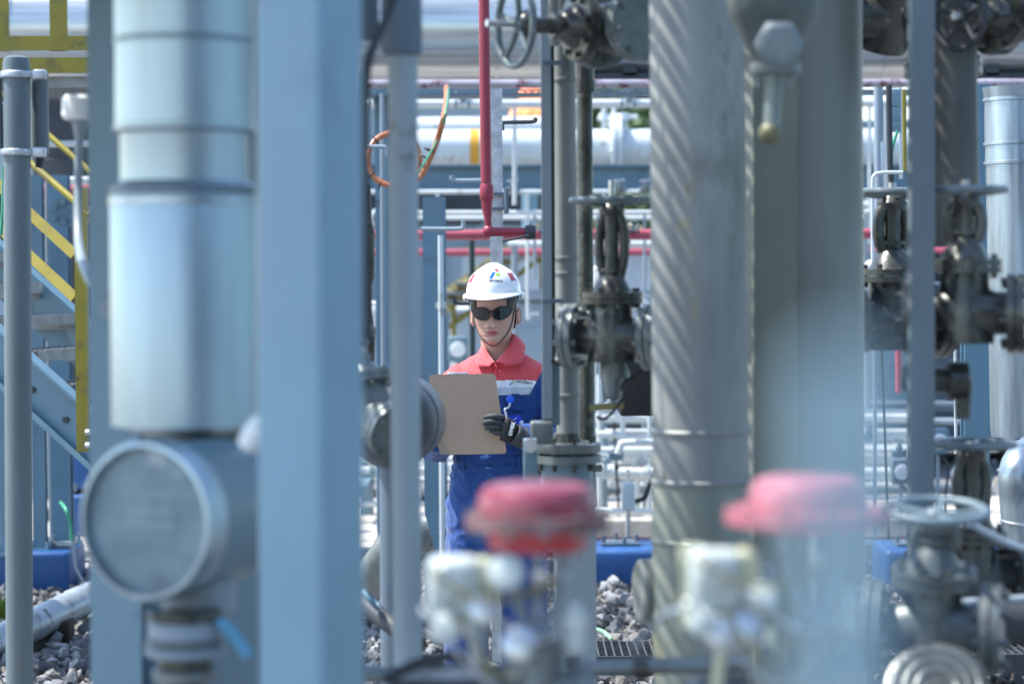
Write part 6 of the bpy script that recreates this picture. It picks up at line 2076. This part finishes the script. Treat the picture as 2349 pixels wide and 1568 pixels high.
q = MB(); pp = [p - nrm * .0045 for p in (cq[0].lerp(cq[2], .04), cq[1].lerp(cq[3], .04), cq[2].lerp(cq[0], .06), cq[3].lerp(cq[1], .06))]
q.add(pp + [p - nrm * .003 for p in pp], [(0, 1, 2, 3), (7, 6, 5, 4)] + [(i, i + 4, (i + 1) % 4 + 4, (i + 1) % 4) for i in range(4)]); q.build('paper', M['paper'], cb, smooth=False)
q = MB(); q.rbox(P(1050, 857, BY + .035) - nrm * .008, (.07, .012, .012), r=.004); q.build('clip', M['steel'], cb)

# ---- gloved hands
def finger(mb, pts, r, mi=0):
    pp = smooth_path(pts, 6)
    n = len(pp)
    rr = [r * (1.0 - .22 * (i / (n - 1))) * (1.06 if abs(i / (n - 1) - .5) < .1 else 1) for i in range(n)]
    mb.tube(pp, rr, 14, mi)
    mb.ball(pp[-1], rr[-1], 12, mi)


FY = BY - .020
q = MB()
wr = P(1188, 1000, FY + .028)
pal = [P(1186, 998, FY + .026), P(1176, 992, FY + .012), P(1164, 986, FY + .004), P(1152, 981, FY)]
# back of the hand: a flattened loft from wrist to knuckles
rings = []
for p, hwid, th in zip(pal, (.030, .037, .041, .040), (.020, .019, .017, .013)):
    wdir = (P(1150, 1000, FY) - P(1160, 960, FY)).normalized()
    rings.append((p, wdir * hwid, Vector((.05, 1, .1)).normalized() * th))
ring_loft(q, rings, 26)
tips = (((1154, 957), (1138, 954), (1120, 955), (1113, 957), .0100), ((1150, 968), (1132, 966), (1116, 967), (1111, 970), .0104), ((1150, 980), (1136, 979), (1121, 979), (1115, 981), .0100), ((1155, 992), (1144, 993), (1133, 990), (1126, 988), .0088))
for a_, b_, c_, d_, r_ in tips:
    finger(q, [P(*a_, FY + .002), P(*b_, FY - .006), P(*c_, FY + .000), P(*d_, FY + .009)], r_, 1)
finger(q, [P(1172, 974, FY + .03), P(1156, 962, FY + .040), P(1140, 955, FY + .040)], .0105)
tmp = q.build('glove_raw', [M['glove'], M['glove_grip']], None, ang=180)
bpy.data.objects.remove(tmp)
gl = q.build('glove', [M['glove'], M['glove_grip']], wk, ang=180)
cu_ = MB(); cu_.tube(smooth_path([P(1178, 994, FY + .018), P(1188, 1000, FY + .026), P(1198, 1004, FY + .034)], 5), [.034, .036, .036, .035, .035, .034, .034, .034, .035, .036, .037], 26); cu_.build('cuff', M['glove_grip'], gl)
lt = MB(); tv, tf = text_mesh('uvex', .024, .04)
dirx = (P(1177, 960, FY) - P(1166, 1002, FY)).normalized(); diry = dirx.cross(Vector((0, -1, 0))).normalized() * -1
cc = P(1172, 983, FY - .0145)
lt.add([cc + dirx * p.x + diry * p.y + Vector((0, .012 * (abs(p.x) / .03) ** 2 * .5, 0)) for p in tv], tf); lt.build('lettering', M['white_box'], gl, ang=180)
# the other hand, behind the left edge of the board
q = MB()
pal = [W0 + Vector((-.185, -.27, 1.11)), P(1000, 985, 8.05), P(1006, 965, 8.03)]
ring_loft(q, [(pal[0], Vector((.026, 0, .01)), Vector((0, .02, 0))), (pal[1], Vector((.034, 0, .02)), Vector((0, .018, 0))), (pal[2], Vector((.034, 0, .02)), Vector((0, .013, 0)))], 22)
for k in range(4):
    p = P(978, 958 + k * 13, 8.04)
    finger(q, [p, P(980, 955 + k * 13, 7.985), P(994, 954 + k * 13, 7.985), P(1006, 956 + k * 13, 7.995)], .0098, 1)
finger(q, [P(1006, 990, 8.05), P(1015, 975, 8.045), P(1024, 962, 8.045)], .0105)
q.build('glove', [M['glove'], M['glove_grip']], wk, ang=180)

# ---- boots
for s in (-1, 1):
    q = MB()
    b = W0 + Vector((s * .105, .0, 0))
    pr = [(.0, .10, .045, .05), (.03, .115, .048, .055), (.07, .10, .046, .052), (.11, .05, .045, .048), (.2, .045, .044, .046)]
    ring_loft(q, [(b + Vector((0, .03 - (f_ - .05) * .8, z)), Vector((w_, 0, 0)), Vector((0, f_ + .03, 0))) for z, f_, w_, _ in pr], 28)
    q.build('boot', M['black'], wk, ang=50)
